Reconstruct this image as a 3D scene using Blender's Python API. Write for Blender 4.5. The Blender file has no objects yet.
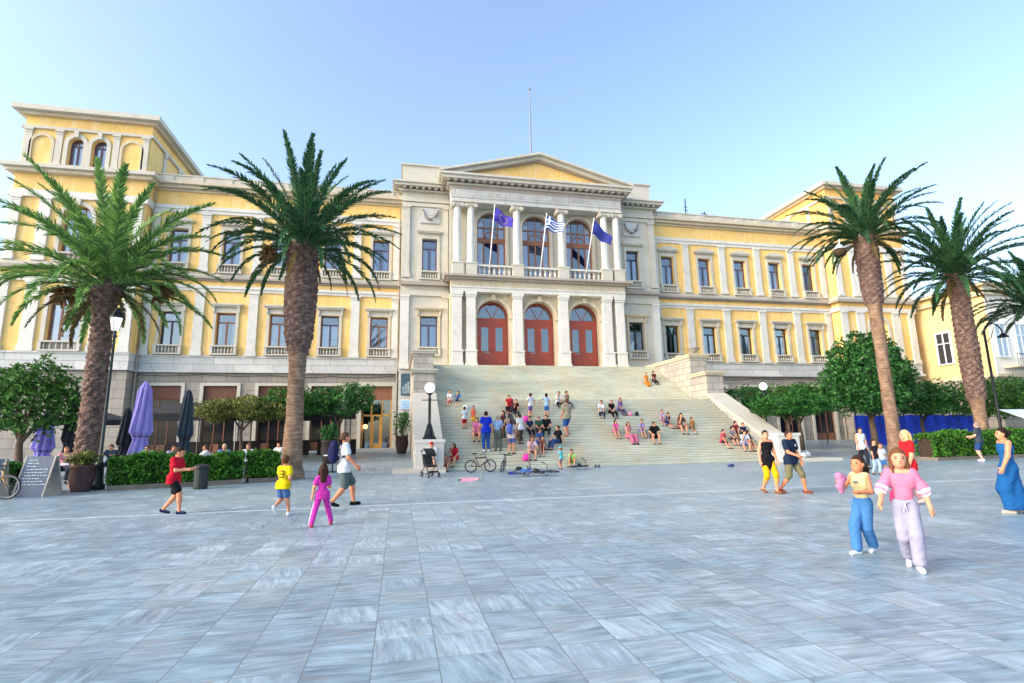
import bpy, math, random
import numpy as np
from mathutils import Vector, Matrix
random.seed(7); rng=np.random.default_rng(7)
PI=math.pi; R=math.radians
scene=bpy.context.scene; COL=scene.collection

# ---------------------------------------------------------------- objects
def tag(o,label=None,cat=None,group=None,kind=None):
    if label: o['label']=label
    if cat: o['category']=cat
    if group: o['group']=group
    if kind: o['kind']=kind
    return o
def empty(name,loc=(0,0,0),rz=0,label=None,cat=None,group=None):
    o=bpy.data.objects.new(name,None); COL.objects.link(o)
    o.empty_display_size=.2; o.location=loc; o.rotation_euler=(0,0,rz)
    return tag(o,label,cat,group)
def copy_tree(o,parent=None):
    c=o.copy(); COL.objects.link(c); c.parent=parent
    for ch in list(o.children): copy_tree(ch,c)
    return c
def link_mesh(name,verts,faces,mat,parent=None,smooth=False,loc=None,rot=None):
    me=bpy.data.meshes.new(name); 
    verts=np.asarray(verts,dtype=np.float64).reshape(-1,3)
    me.from_pydata(verts.tolist(),[],[list(f) for f in faces] if not isinstance(faces,np.ndarray) else faces.tolist())
    mats=mat if isinstance(mat,(list,tuple)) else [mat]
    for m in mats: me.materials.append(m)
    if smooth: me.polygons.foreach_set('use_smooth',[True]*len(me.polygons))
    me.update()
    o=bpy.data.objects.new(name,me); COL.objects.link(o)
    if parent: o.parent=parent
    if loc is not None: o.location=loc
    if rot is not None: o.rotation_euler=rot
    return o
class MB:
    def __init__(s): s.v=[]; s.f=[]; s.mi=[]; s.cm=0
    def add(s,vs,fs):
        n=len(s.v); s.v+= [tuple(v) for v in vs]
        for f in fs: s.f.append(tuple(i+n for i in f)); s.mi.append(s.cm)
        return s
    def box(s,x0,x1,y0,y1,z0,z1):
        if x0>x1:x0,x1=x1,x0
        if y0>y1:y0,y1=y1,y0
        return s.add([(x0,y0,z0),(x1,y0,z0),(x1,y1,z0),(x0,y1,z0),(x0,y0,z1),(x1,y0,z1),(x1,y1,z1),(x0,y1,z1)],
            [(0,3,2,1),(4,5,6,7),(0,1,5,4),(1,2,6,5),(2,3,7,6),(3,0,4,7)])
    def prism(s,poly,axis,a,b):
        """poly of 2D points; axis 'x': poly=(y,z); 'y': poly=(x,z); 'z': poly=(x,y)"""
        n=len(poly)
        def P(p,t): return (t,p[0],p[1]) if axis=='x' else ((p[0],t,p[1]) if axis=='y' else (p[0],p[1],t))
        vs=[P(p,a) for p in poly]+[P(p,b) for p in poly]
        fs=[tuple(range(n)),tuple(range(2*n-1,n-1,-1))]+[(i,i+n,(i+1)%n+n,(i+1)%n) for i in range(n)]
        return s.add(vs,fs)
    def tube(s,pts,rad,seg=8,caps=True):
        pts=[Vector(p) for p in pts]; n=len(pts)
        if not isinstance(rad,(list,tuple)): rad=[rad]*n
        vs=[];up=None
        for i,p in enumerate(pts):
            t=(pts[min(i+1,n-1)]-pts[max(i-1,0)])
            if t.length<1e-9: t=Vector((0,0,1))
            t.normalize()
            if up is None: up=Vector((0,0,1)) if abs(t.z)<.9 else Vector((1,0,0))
            a=t.cross(up)
            if a.length<1e-6: a=t.cross(Vector((1,0,.3)))
            a.normalize(); b=t.cross(a).normalized(); up=-b if False else up
            for k in range(seg):
                th=2*PI*k/seg; vs.append(tuple(p+a*math.cos(th)*rad[i]+b*math.sin(th)*rad[i]))
        fs=[(i*seg+k,i*seg+(k+1)%seg,(i+1)*seg+(k+1)%seg,(i+1)*seg+k) for i in range(n-1) for k in range(seg)]
        if caps: fs+=[tuple(range(seg-1,-1,-1)),tuple(range((n-1)*seg,n*seg))]
        return s.add(vs,fs)
    def lathe(s,prof,c=(0,0,0),seg=16,sx=1,sy=1):
        vs=[(c[0]+r*math.cos(2*PI*k/seg)*sx,c[1]+r*math.sin(2*PI*k/seg)*sy,c[2]+z) for r,z in prof for k in range(seg)]
        n=len(prof)
        fs=[(i*seg+k,i*seg+(k+1)%seg,(i+1)*seg+(k+1)%seg,(i+1)*seg+k) for i in range(n-1) for k in range(seg)]
        fs+=[tuple(range(seg-1,-1,-1)),tuple(range((n-1)*seg,n*seg))]
        return s.add(vs,fs)
    def sphere(s,c,r,seg=16,rings=10,sx=1,sy=1,sz=1):
        return s.lathe([(max(1e-4,r*math.sin(PI*i/rings)),-r*sz*math.cos(PI*i/rings)) for i in range(rings+1)],c,seg,sx,sy)
    def torus(s,c,Rr,r,axis='y',seg=28,sg=8,a0=0,a1=2*PI):
        pts=[]
        full=abs(a1-a0-2*PI)<1e-6; n=seg if full else seg+1
        vs=[]
        for i in range(n):
            a=a0+(a1-a0)*i/seg
            for k in range(sg):
                b=2*PI*k/sg; q=Rr+r*math.cos(b); w=r*math.sin(b)
                if axis=='y': v=(c[0]+q*math.cos(a),c[1]+w,c[2]+q*math.sin(a))
                elif axis=='x': v=(c[0]+w,c[1]+q*math.cos(a),c[2]+q*math.sin(a))
                else: v=(c[0]+q*math.cos(a),c[1]+q*math.sin(a),c[2]+w)
                vs.append(v)
        m=n if full else n-1
        fs=[(i*sg+k,i*sg+(k+1)%sg,((i+1)%n)*sg+(k+1)%sg,((i+1)%n)*sg+k) for i in range(m) for k in range(sg)]
        return s.add(vs,fs)
    def build(s,name,mat,parent=None,smooth=False,fixn=True,loc=None,rot=None,bevel=0):
        o=link_mesh(name,s.v,s.f,mat,parent,smooth,loc,rot)
        if isinstance(mat,(list,tuple)): o.data.polygons.foreach_set('material_index',s.mi)
        if fixn:
            import bmesh
            bm=bmesh.new(); bm.from_mesh(o.data); bmesh.ops.recalc_face_normals(bm,faces=bm.faces); bm.to_mesh(o.data); bm.free()
        if bevel:
            b=o.modifiers.new('bevel','BEVEL'); b.width=bevel; b.segments=1; b.limit_method='ANGLE'
        return o

# ---------------------------------------------------------------- materials
def lin(c):
    if isinstance(c,str):
        c=c.lstrip('#'); c=[int(c[i:i+2],16)/255 for i in (0,2,4)]
        return tuple((x/12.92 if x<=.04045 else ((x+.055)/1.055)**2.4) for x in c)
    return tuple(c)
class NT:
    def __init__(s,name):
        s.m=bpy.data.materials.new(name); s.m.use_nodes=True; s.t=s.m.node_tree; s.n=s.t.nodes; s.l=s.t.links
        s.b=s.n['Principled BSDF']
    def N(s,typ,**kw):
        n=s.n.new(typ)
        for k,v in kw.items(): setattr(n,k,v)
        return n
    def L(s,a,b): s.l.new(a,b)
    def val(s,x): 
        n=s.N('ShaderNodeValue'); n.outputs[0].default_value=x; return n.outputs[0]
    def M(s,op,a,b=None,c=None,clamp=False):
        n=s.N('ShaderNodeMath',operation=op); n.use_clamp=clamp
        for i,x in enumerate((a,b,c)):
            if x is None: continue
            if isinstance(x,(int,float)): n.inputs[i].default_value=x
            else: s.L(x,n.inputs[i])
        return n.outputs[0]
    def mix(s,f,a,b,mode='MIX'):
        n=s.N('ShaderNodeMix',data_type='RGBA',blend_type=mode)
        for i,x in ((0,f),(6,a),(7,b)):
            if isinstance(x,(int,float)): n.inputs[i].default_value=x
            elif isinstance(x,(tuple,list)): n.inputs[i].default_value=tuple(x)[:3]+(1,)
            else: s.L(x,n.inputs[i])
        return n.outputs[2]
    def obj(s): return s.N('ShaderNodeTexCoord').outputs['Object']
    def sep(s,v):
        n=s.N('ShaderNodeSeparateXYZ'); s.L(v,n.inputs[0]); return n.outputs
    def comb(s,x,y,z):
        n=s.N('ShaderNodeCombineXYZ')
        for i,a in enumerate((x,y,z)):
            if isinstance(a,(int,float)): n.inputs[i].default_value=a
            else: s.L(a,n.inputs[i])
        return n.outputs[0]
    def noise(s,v,scale,detail=3,rough=.55,out=0):
        n=s.N('ShaderNodeTexNoise'); n.inputs['Scale'].default_value=scale; n.inputs['Detail'].default_value=detail; n.inputs['Roughness'].default_value=rough
        if v is not None: s.L(v,n.inputs['Vector'])
        return n.outputs[out]
    def map(s,v,scale=(1,1,1),loc=(0,0,0),rot=(0,0,0)):
        n=s.N('ShaderNodeMapping'); n.inputs['Scale'].default_value=scale; n.inputs['Location'].default_value=loc; n.inputs['Rotation'].default_value=rot
        s.L(v,n.inputs['Vector']); return n.outputs[0]
    def ramp(s,f,stops):
        n=s.N('ShaderNodeValToRGB'); s.L(f,n.inputs[0]); e=n.color_ramp.elements
        while len(e)<len(stops): e.new(.5)
        for el,(p,c) in zip(e,stops): el.position=p; el.color=tuple(c)[:3]+(1,)
        return n.outputs[0]
    def bump(s,h,strength=.3,dist=.02):
        n=s.N('ShaderNodeBump'); n.inputs['Strength'].default_value=strength; n.inputs['Distance'].default_value=dist
        s.L(h,n.inputs['Height']); s.L(n.outputs[0],s.b.inputs['Normal'])
    def out(s,col=None,rough=.7,spec=None,metal=None,sheen=None):
        if col is not None:
            if isinstance(col,(tuple,list)): s.b.inputs['Base Color'].default_value=tuple(col)[:3]+(1,)
            else: s.L(col,s.b.inputs['Base Color'])
        if isinstance(rough,(int,float)): s.b.inputs['Roughness'].default_value=rough
        else: s.L(rough,s.b.inputs['Roughness'])
        if spec is not None: s.b.inputs['Specular IOR Level'].default_value=spec
        if metal is not None: s.b.inputs['Metallic'].default_value=metal
        return s.m
_mc={}
def sc(c,k): return tuple(min(1,x*k) for x in c)
def plain(name,c,rough=.7,var=.12,scale=6,metal=0,spec=.5,bump=0):
    key=(name,str(c),rough)
    if key in _mc: return _mc[key]
    c=lin(c); t=NT(name); v=t.obj(); f=t.noise(v,scale,4)
    col=t.ramp(f,[(.3,sc(c,1-var)),(.7,sc(c,1+var))])
    if bump: t.bump(f,bump,.02)
    _mc[key]=t.out(col,rough,spec,metal); return _mc[key]
def cloth(c): 
    key=('cloth',str(c))
    if key in _mc: return _mc[key]
    cc=sc(lin(c),.74); t=NT('cloth'); v=t.obj(); f=t.noise(v,7,3); g=t.noise(v,60,2)
    col=t.mix(.5,t.ramp(f,[(.3,sc(cc,.85)),(.7,sc(cc,1.12))]),t.ramp(g,[(.3,sc(cc,.9)),(.7,sc(cc,1.1))]))
    t.bump(f,.5,.03)
    _mc[key]=t.out(col,.88,.2); return _mc[key]
def skinm(c='c98d6b'):
    key=('skin',c)
    if key in _mc: return _mc[key]
    cc=lin(c); t=NT('skin'); f=t.noise(t.obj(),9,3)
    m=t.out(t.ramp(f,[(.3,sc(cc,.92)),(.7,(min(1,cc[0]*1.1),cc[1]*1.02,cc[2]))]),.55,.35)
    t.b.inputs['Subsurface Weight'].default_value=.06; _mc[key]=m; return m
def stained(name,base,dark,stain,rough=.65,blocks=None,amount=.5,bump=.15):
    amount=min(1,amount*1.45)
    """stucco or marble with rain streaks and patchy dirt; blocks=(w,h) adds ashlar joints"""
    t=NT(name); v=t.obj(); x,y,z=t.sep(v)
    u=t.M('ADD',x,t.M('MULTIPLY',y,1.0)); 
    big=t.noise(v,.55,5,.6); mid=t.noise(v,2.3,5,.65)
    streak=t.noise(t.map(v,scale=(3.5,3.5,.35)),1.0,5,.6)
    f=t.M('ADD',t.M('MULTIPLY',big,.5),t.M('MULTIPLY',mid,.5))
    col=t.ramp(f,[(.36,sc(base,.86)),(.5,base),(.66,sc(base,1.1))])
    col=t.mix(t.M('MULTIPLY',t.ramp(streak,[(.5,(0,0,0)),(.74,(1,1,1))]),amount),col,stain)
    col=t.mix(t.M('MULTIPLY',t.ramp(mid,[(.56,(0,0,0)),(.8,(1,1,1))]),amount*.55),col,dark)
    h=mid
    if blocks:
        b=t.N('ShaderNodeTexBrick'); b.offset=.5; t.L(t.comb(u,z,0),b.inputs['Vector'])
        b.inputs['Scale'].default_value=1; b.inputs['Brick Width'].default_value=blocks[0]; b.inputs['Row Height'].default_value=blocks[1]
        b.inputs['Mortar Size'].default_value=.014; b.inputs['Mortar Smooth'].default_value=.3
        b.inputs['Color1'].default_value=(.82,.82,.82,1); b.inputs['Color2'].default_value=(1.08,1.06,1.02,1); b.inputs['Mortar'].default_value=(.3,.28,.26,1)
        col=t.mix(1,col,b.outputs['Color'],'MULTIPLY')
        h=t.M('SUBTRACT',t.M('MULTIPLY',mid,.3),b.outputs['Fac'])
    t.bump(h,bump,.02)
    return t.out(col,rough,.35)
def glassm(name,tint=(.9,.95,1),refl=.35,rough=.03):
    t=NT(name); g=t.N('ShaderNodeBsdfGlossy'); g.inputs['Color'].default_value=tuple(tint)+(1,); g.inputs['Roughness'].default_value=rough
    tr=t.N('ShaderNodeBsdfTransparent'); tr.inputs['Color'].default_value=(.82,.88,.92,1)
    fr=t.N('ShaderNodeFresnel'); fr.inputs['IOR'].default_value=1.5
    f=t.M('ADD',fr.outputs[0],refl,clamp=True)
    mx=t.N('ShaderNodeMixShader'); t.L(f,mx.inputs[0]); t.L(tr.outputs[0],mx.inputs[1]); t.L(g.outputs[0],mx.inputs[2])
    t.L(mx.outputs[0],t.n['Material Output'].inputs['Surface']); return t.m
def foliage(name,dark,light,trans=.25):
    t=NT(name); gi=t.N('ShaderNodeNewGeometry'); v=t.obj()
    f=t.M('ADD',t.M('MULTIPLY',gi.outputs['Random Per Island'],.6),t.M('MULTIPLY',t.noise(v,1.6,3),.45))
    d,l=lin(dark),lin(light)
    col=t.ramp(f,[(.2,d),(.55,tuple((a+b)/2 for a,b in zip(d,l))),(.85,l)])
    t.out(col,.6,.25)
    if trans:
        tr=t.N('ShaderNodeBsdfTranslucent'); t.L(col,tr.inputs[0])
        mx=t.N('ShaderNodeMixShader'); mx.inputs[0].default_value=trans
        t.L(t.b.outputs[0],mx.inputs[1]); t.L(tr.outputs[0],mx.inputs[2]); t.L(mx.outputs[0],t.n['Material Output'].inputs['Surface'])
    return t.m
def emis(name,c,s=1):
    t=NT(name); t.out(c,.4); t.b.inputs['Emission Color'].default_value=tuple(c)+(1,); t.b.inputs['Emission Strength'].default_value=s; return t.m

def pavement_mat():
    t=NT('marble_paving'); v=t.obj(); x,y,z=t.sep(v)
    W,H=.445,.445
    # columns, with row offset jitter per column so slabs do not line up everywhere
    ix=t.M('FLOOR',t.M('DIVIDE',x,W)); iy=t.M('FLOOR',t.M('DIVIDE',y,H))
    fx=t.M('FRACT',t.M('DIVIDE',x,W)); fy=t.M('FRACT',t.M('DIVIDE',y,H))
    wn=t.N('ShaderNodeTexWhiteNoise',noise_dimensions='2D'); t.L(t.comb(ix,iy,0),wn.inputs['Vector'])
    r1=wn.outputs['Value']; rc=t.sep(wn.outputs['Color'])
    # vein direction per slab
    sel=t.M('GREATER_THAN',r1,.72)
    ang=t.M('ADD',t.M('MULTIPLY',t.M('SUBTRACT',rc[1],.5),.34),t.M('MULTIPLY',sel,1.45))
    rot=t.N('ShaderNodeVectorRotate',rotation_type='Z_AXIS'); t.L(v,rot.inputs['Vector']); t.L(ang,rot.inputs['Angle'])
    off=t.N('ShaderNodeVectorMath',operation='ADD'); t.L(rot.outputs[0],off.inputs[0]); t.L(t.comb(t.M('MULTIPLY',rc[0],37),t.M('MULTIPLY',rc[2],53),t.M('MULTIPLY',r1,91)),off.inputs[1])
    veins=t.N('ShaderNodeTexNoise'); t.L(t.map(off.outputs[0],scale=(2.2,17,1)),veins.inputs['Vector']); veins.inputs['Scale'].default_value=1; veins.inputs['Detail'].default_value=7; veins.inputs['Roughness'].default_value=.62; veins.inputs['Distortion'].default_value=.7
    blot=t.noise(off.outputs[0],3.2,4)
    f=t.M('ADD',t.M('MULTIPLY',veins.outputs[0],.62),t.M('MULTIPLY',blot,.38))
    col=t.ramp(f,[(.34,(.16,.21,.235)),(.43,(.27,.33,.355)),(.50,(.35,.405,.425)),(.57,(.43,.49,.515)),(.67,(.55,.60,.61))])
    col=t.mix(1,col,(.78,.88,.93),'MULTIPLY'); tone=t.ramp(rc[0],[(0,(.80,.85,.88)),(.3,(1.0,.98,.95)),(.6,(.88,.95,.98)),(.85,(1.05,1.06,1.06)),(1,(1.22,1.2,1.16))])
    col=t.mix(1,col,tone,'MULTIPLY')
    rust=t.noise(t.map(off.outputs[0],scale=(1.2,6,1),loc=(9,4,0)),1.3,5,.65); col=t.mix(t.M('MULTIPLY',t.ramp(rust,[(.55,(0,0,0)),(.72,(1,1,1))]),.45),col,(.34,.27,.23))
    # large worn zones
    big=t.noise(v,.22,4); col=t.mix(1,col,t.ramp(big,[(.35,(.86,.9,.93)),(.65,(1.1,1.07,1.05))]),'MULTIPLY')
    # joints
    jx=t.M('MINIMUM',fx,t.M('SUBTRACT',1,fx)); jy=t.M('MINIMUM',fy,t.M('SUBTRACT',1,fy))
    odd=t.M('GREATER_THAN',t.M('FRACT',t.M('MULTIPLY',ix,.5)),.25)
    jxm=t.M('LESS_THAN',jx,.010); jym=t.M('LESS_THAN',jy,.009)
    j=t.M('MAXIMUM',t.M('MULTIPLY',jxm,.8),t.M('MULTIPLY',jym,.55))
    col=t.mix(j,col,(.12,.14,.145))
    stn=t.noise(v,.9,6,.7); col=t.mix(t.M('MULTIPLY',t.ramp(stn,[(.5,(0,0,0)),(.68,(1,1,1))]),.35),col,(.20,.22,.23))
    # dark spots
    sp=t.noise(v,9,2,.5); col=t.mix(t.M('MULTIPLY',t.M('GREATER_THAN',sp,.765),.6),col,(.08,.08,.09))
    rough=t.M('ADD',.27,t.M('MULTIPLY',blot,.22))
    t.bump(t.M('SUBTRACT',t.M('MULTIPLY',blot,.35),j),.25,.006)
    return t.out(col,rough,.5)
M={}
M['paving']=pavement_mat()
M['yellow']=stained('yellow_stucco',lin('ecc376'),lin('cf9f5c'),lin('f0e0bc'),.8,amount=.35)
M['orange']=stained('sunlit_yellow_stucco',lin('efb765'),lin('c88f4a'),lin('f0d6a0'),.8,amount=.35)  # warm low-sun glow painted into the right attic's yellow
M['marble']=stained('weathered_marble',(.54,.51,.43),(.30,.27,.23),(.56,.48,.35),.55,amount=.45)
M['white']=stained('pale_marble_pilaster',(.64,.62,.56),(.55,.55,.54),(.70,.68,.62),.5,amount=.3)
M['buff']=stained('buff_stained_stone',(.56,.47,.33),(.42,.34,.24),(.66,.62,.54),.7,amount=.55)
M['base']=stained('rusticated_base_stone',(.34,.31,.27),(.18,.16,.14),(.27,.22,.18),.7,blocks=(1.5,.62),amount=.5,bump=.4)
M['cheek']=stained('cheek_wall_marble',(.46,.46,.44),(.3,.29,.27),(.42,.38,.32),.6,blocks=(1.6,.9),amount=.5); M['plinth']=stained('pale_plinth_marble',(.54,.55,.54),(.44,.42,.40),(.50,.47,.42),.6,blocks=(2.6,.62),amount=.4,bump=.2)
M['ashlar']=stained('ashlar_parapet_stone',(.40,.38,.34),(.22,.20,.18),(.55,.46,.38),.65,blocks=(.95,.42),amount=.6,bump=.4)
M['stair']=stained('stair_marble',(.62,.63,.56),(.44,.45,.40),(.58,.52,.40),.55,amount=.5)
M['darkcor']=stained('sooty_cornice_stone',(.36,.32,.28),(.2,.17,.15),(.45,.32,.22),.8,amount=.6)
M['frame_dark']=plain('dark_painted_frame','2c2a33',.5)
M['frame_brown']=plain('brown_wood_frame','8a5a40',.5)
M['frame_purple']=plain('dusty_purple_frame','5a4a62',.5)
M['door_red']=plain('red_brown_door_paint','a04430',.42,.15,3)
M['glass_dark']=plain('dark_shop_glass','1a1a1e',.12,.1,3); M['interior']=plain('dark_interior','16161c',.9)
M['curtain']=plain('white_curtain','f0f4fa',.9,.15,2)
M['curtain_p']=plain('pinkish_curtain','dcc8d2',.9,.15,2)
M['curtain_b']=plain('blue_curtain','a8bcdc',.9,.15,2)
M['glass']=glassm('window_glass',refl=.10)
M['glass2']=glassm('window_glass_bright',refl=.10)
M['shutter']=plain('brown_shutter','6f4636',.7)
M['black']=plain('black_iron','14181c',.45)
M['steel']=plain('dull_steel','8d9298',.4,metal=.6)
M['globe']=emis('lamp_globe',(.9,.92,.9),.35)
M['bark']=plain('tree_bark','5c4b3c',.9,.3,8,bump=.6)
M['soil']=plain('soil','33281f',.95,.3,5)
M['kerb']=plain('kerb_stone','6d645a',.8,.2,3)
# ================================================================ THE TOWN HALL
def arch_pts(cx,w,zt,n=12,inv=False):
    r=w/2; zc=zt-r
    return [(cx+r*math.cos(PI-PI*i/n),zc+r*math.sin(PI-PI*i/n)) for i in range(n+1)]
def wall_holes(mb,x0,x1,z0,z1,y,holes,depth):
    """vertical sheet facing -Y with openings (cx,w,zb,zt,arch) and reveals going back by depth"""
    xs={x0,x1}; zs={z0,z1}
    for cx,w,zb,zt,a in holes: xs|={cx-w/2,cx+w/2}; zs|={zb,zt}
    xs=sorted(x for x in xs if x0-1e-6<=x<=x1+1e-6); zs=sorted(z for z in zs if z0-1e-6<=z<=z1+1e-6)
    for i in range(len(xs)-1):
        run=None
        for j in range(len(zs)-1):
            cx_,cz_=(xs[i]+xs[i+1])/2,(zs[j]+zs[j+1])/2
            inside=any(abs(cx_-h[0])<h[1]/2 and h[2]<cz_<h[3] for h in holes)
            if not inside: mb.add([(xs[i],y,zs[j]),(xs[i+1],y,zs[j]),(xs[i+1],y,zs[j+1]),(xs[i],y,zs[j+1])],[(0,1,2,3)])
    for cx,w,zb,zt,a in holes:
        if a:
            P=arch_pts(cx,w,zt); n=len(P); half=n//2
            for i in range(n-1):
                c=(cx-w/2,zt) if i<half else (cx+w/2,zt)
                mb.add([(c[0],y,c[1]),(P[i][0],y,P[i][1]),(P[i+1][0],y,P[i+1][1])],[(0,1,2)])
            contour=[(cx-w/2,zb)]+P+[(cx+w/2,zb)]
        else: contour=[(cx-w/2,zb),(cx-w/2,zt),(cx+w/2,zt),(cx+w/2,zb)]
        m=len(contour)
        for i in range(m):
            a_,b_=contour[i],contour[(i+1)%m]
            mb.add([(a_[0],y,a_[1]),(b_[0],y,b_[1]),(b_[0],y+depth,b_[1]),(a_[0],y+depth,a_[1])],[(0,1,2,3)])
def arch_ring(mb,cx,w,zt,y0,y1,t,zb=None):
    P=arch_pts(cx,w,zt,16); Q=arch_pts(cx,w+2*t,zt+t,16)
    for i in range(16):
        mb.prism([P[i],P[i+1],Q[i+1],Q[i]],'y',y0,y1)
    if zb is not None:
        zc=zt-w/2
        mb.box(cx-w/2-t,cx-w/2,y0,y1,zb,zc); mb.box(cx+w/2,cx+w/2+t,y0,y1,zb,zc)
def curtain_mesh(x0,x1,y,z0,z1,n=24,amp=.03):
    vs=[];fs=[]
    for i in range(n+1):
        x=x0+(x1-x0)*i/n; yy=y+amp*math.sin(i*1.9)+amp*.5*math.sin(i*.7)
        vs+=[(x,yy,z0),(x,yy,z1)]
    fs=[(2*i,2*i+2,2*i+3,2*i+1) for i in range(n)]
    return vs,fs
hall=empty('town_hall',(0,0,0),0,'long three-storey yellow and marble neoclassical town hall with central pedimented portico','town hall')
WX=[12.13+3.55*i for i in range(5)]
def window(cx,w,zb,zt,y,style):
    """frame part with pane and curtain sub-parts set into an opening; y = wall face"""
    fr={'dark':'frame_dark','brown':'frame_brown','purple':'frame_purple'}[style['frame']]
    arch=style.get('arch',False); f=MB(); d=.28; t=.10
    zc=zt-w/2 if arch else zt
    ya,yb=y+d,y+d+.09
    f.box(cx-w/2,cx-w/2+t,ya,yb,zb,zc); f.box(cx+w/2-t,cx+w/2,ya,yb,zb,zc); f.box(cx-w/2+t,cx+w/2-t,ya,yb,zb,zb+t)
    tr=style.get('tr',.72); zt_=zb+(zc-zb)*tr if not arch else zc-.05
    nm=style.get('mull',1)
    f.box(cx-w/2+t,cx+w/2-t,ya-.02,yb,zt_-.05,zt_+.05)
    for k in range(nm):
        xm=cx-w/2+w*(k+1)/(nm+1); f.box(xm-.055,xm+.055,ya-.01,yb,zb+t,zt_-.05)
        if style.get('upmull',0) or arch: f.box(xm-.03,xm+.03,ya,yb,zt_+.05,(zt-t) if not arch else zc+math.sqrt(max(0,(w/2)**2-(xm-cx)**2))-.02)
    if style.get('hbar'): f.box(cx-w/2+t,cx+w/2-t,ya+.005,yb,zb+(zt_-zb)*.55,zb+(zt_-zb)*.55+.04)
    if arch: arch_ring(f,cx,w-2*t,zt-t,ya,yb,t)
    else: f.box(cx-w/2+t,cx+w/2-t,ya,yb,zt-t,zt)
    o=f.build('window',M[fr],hall)
    g=MB()
    if arch:
        P=arch_pts(cx,w-.06,zt-.03); g.prism([(cx-w/2+.03,zb+.02)]+P+[(cx+w/2-.03,zb+.02)],'y',ya+.03,ya+.045)
    else: g.box(cx-w/2+.03,cx+w/2-.03,ya+.03,ya+.045,zb+.02,zt-.02)
    g.build('pane',M[style.get('glass','glass')],o)
    c=style.get('curtain')
    if c:
        zz=zt_-.02 if style.get('short',1) and not arch else zc+.35*w/2
        gap=style.get('gap',.1)
        m=MB(); 
        for sgn in (-1,1):
            vs,fs=curtain_mesh(cx+sgn*gap*w/2,cx+sgn*(w/2-.02),ya+.10,zb,zz,12); m.add(vs,fs)
        m.build('curtain',M[c],o,fixn=False)
    return o
def surround(cx,w,zb,zt,y,parent,hood='flat',bal=True,arch=False,mat='marble'):
    m=MB(); t=.2
    if arch:
        arch_ring(m,cx,w,zt,y-.1,y+.01,t+.06,zb)
        m.box(cx-.14,cx+.14,y-.2,y,zt-.02,zt+t+.22)
    else:
        m.box(cx-w/2-t,cx-w/2,y-.09,y+.01,zb,zt); m.box(cx+w/2,cx+w/2+t,y-.09,y+.01,zb,zt); m.box(cx-w/2-t,cx+w/2+t,y-.09,y+.01,zt,zt+t)
        zh=zt+t+.22
        m.box(cx-w/2-t+.02,cx+w/2+t-.02,y-.05,y,zt+t,zh)
        if hood=='flat':
            m.box(cx-w/2-t-.12,cx+w/2+t+.12,y-.26,y,zh,zh+.1); m.box(cx-w/2-t-.2,cx+w/2+t+.2,y-.34,y,zh+.1,zh+.22)
            for s in (-1,1): m.box(cx+s*(w/2+t-.02)-.08,cx+s*(w/2+t-.02)+.08,y-.2,y-.09,zt,zh)
        else:
            m.box(cx-w/2-t-.12,cx+w/2+t+.12,y-.26,y,zh,zh+.1)
            hw=w/2+t+.2; n=10; hgt=.3
            P=[(cx-hw,zh+.1)]+[(cx-hw+2*hw*i/n, zh+.14+hgt*math.sin(PI*i/n)) for i in range(n+1)]+[(cx+hw,zh+.1)]
            m.prism(P,'y',y-.32,y)
    m.build('surround',M[mat],parent)
    if bal:
        b=MB(); z0=zb-.68
        b.box(cx-w/2-.22,cx+w/2+.22,y-.3,y,zb-.1,zb); b.box(cx-w/2-.22,cx+w/2+.22,y-.28,y,z0,z0+.1)
        for s in (-1,1): b.box(cx+s*(w/2+.12)-.1,cx+s*(w/2+.12)+.1,y-.27,y-.02,z0+.1,zb-.1)
        n=6
        for i in range(n):
            xx=cx-w/2+.1+(w-.2)*i/(n-1); b.lathe([(.045,0),(.03,.05),(.062,.2),(.03,.38),(.045,.48)],(xx,y-.16,z0+.1),8)
        b.build('window_balustrade',M['marble'],parent)
        k=MB(); k.box(cx-w/2,cx+w/2,y-.035,y-.005,z0+.1,zb-.1); k.build('recess_shade_panel',M['darkcor'],parent)  # flat dark panel stands in for the shaded depth behind the balusters
def pilaster(cx,w,y,z0,z1,mat='white',dep=.14,cap=True,base=.35,name='pilaster'):
    m=MB(); 
    m.box(cx-w/2-.06,cx+w/2+.06,y-dep-.06,y,z0,z0+base); m.box(cx-w/2,cx+w/2,y-dep,y,z0+base,z1-.32)
    if cap:
        m.box(cx-w/2-.03,cx+w/2+.03,y-dep-.03,y,z1-.32,z1-.26); m.box(cx-w/2,cx+w/2,y-dep,y,z1-.26,z1-.14)
        m.box(cx-w/2-.07,cx+w/2+.07,y-dep-.07,y,z1-.14,z1)
    else: m.box(cx-w/2,cx+w/2,y-dep,y,z1-.32,z1)
    return m.build(name,M[mat],hall)
def band(x0,x1,y,z0,z1,proj,mat,name='string_course',y1=None):
    m=MB(); m.box(x0,x1,y-proj,(y+.05) if y1 is None else y1,z0,z1); return m.build(name,M[mat],hall)
def moulding(x0,x1,y,steps,mat,name='cornice',ends=0,dent=None,yb=None,side=None):
    """steps: (z0,z1,projection). ends>0 lets it run past both ends by its projection; dent=(z0,z1,w,gap,proj)"""
    m=MB()
    for z0,z1,p in steps:
        e=p if ends else 0
        m.box(x0-(e if ends in(1,3) else 0),x1+(e if ends in(1,2) else 0),y-p,(y+.05) if yb is None else yb,z0,z1)
    if dent:
        z0,z1,w,gap,p=dent; n=int((x1-x0)/(w+gap))
        for i in range(n+1):
            xx=x0+(x1-x0-w)*i/n; m.box(xx,xx+w,y-p,y-.02,z0,z1)
        if side:
            n=int((side[1]-side[0])/(w+gap))
            for i in range(n+1):
                yy=side[0]+(side[1]-side[0]-w)*i/n
                m.box(x0-p,x0+.02,yy,yy+w,z0,z1); m.box(x1-.02,x1+p,yy,yy+w,z0,z1)
    return m.build(name,M[mat],hall)

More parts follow.
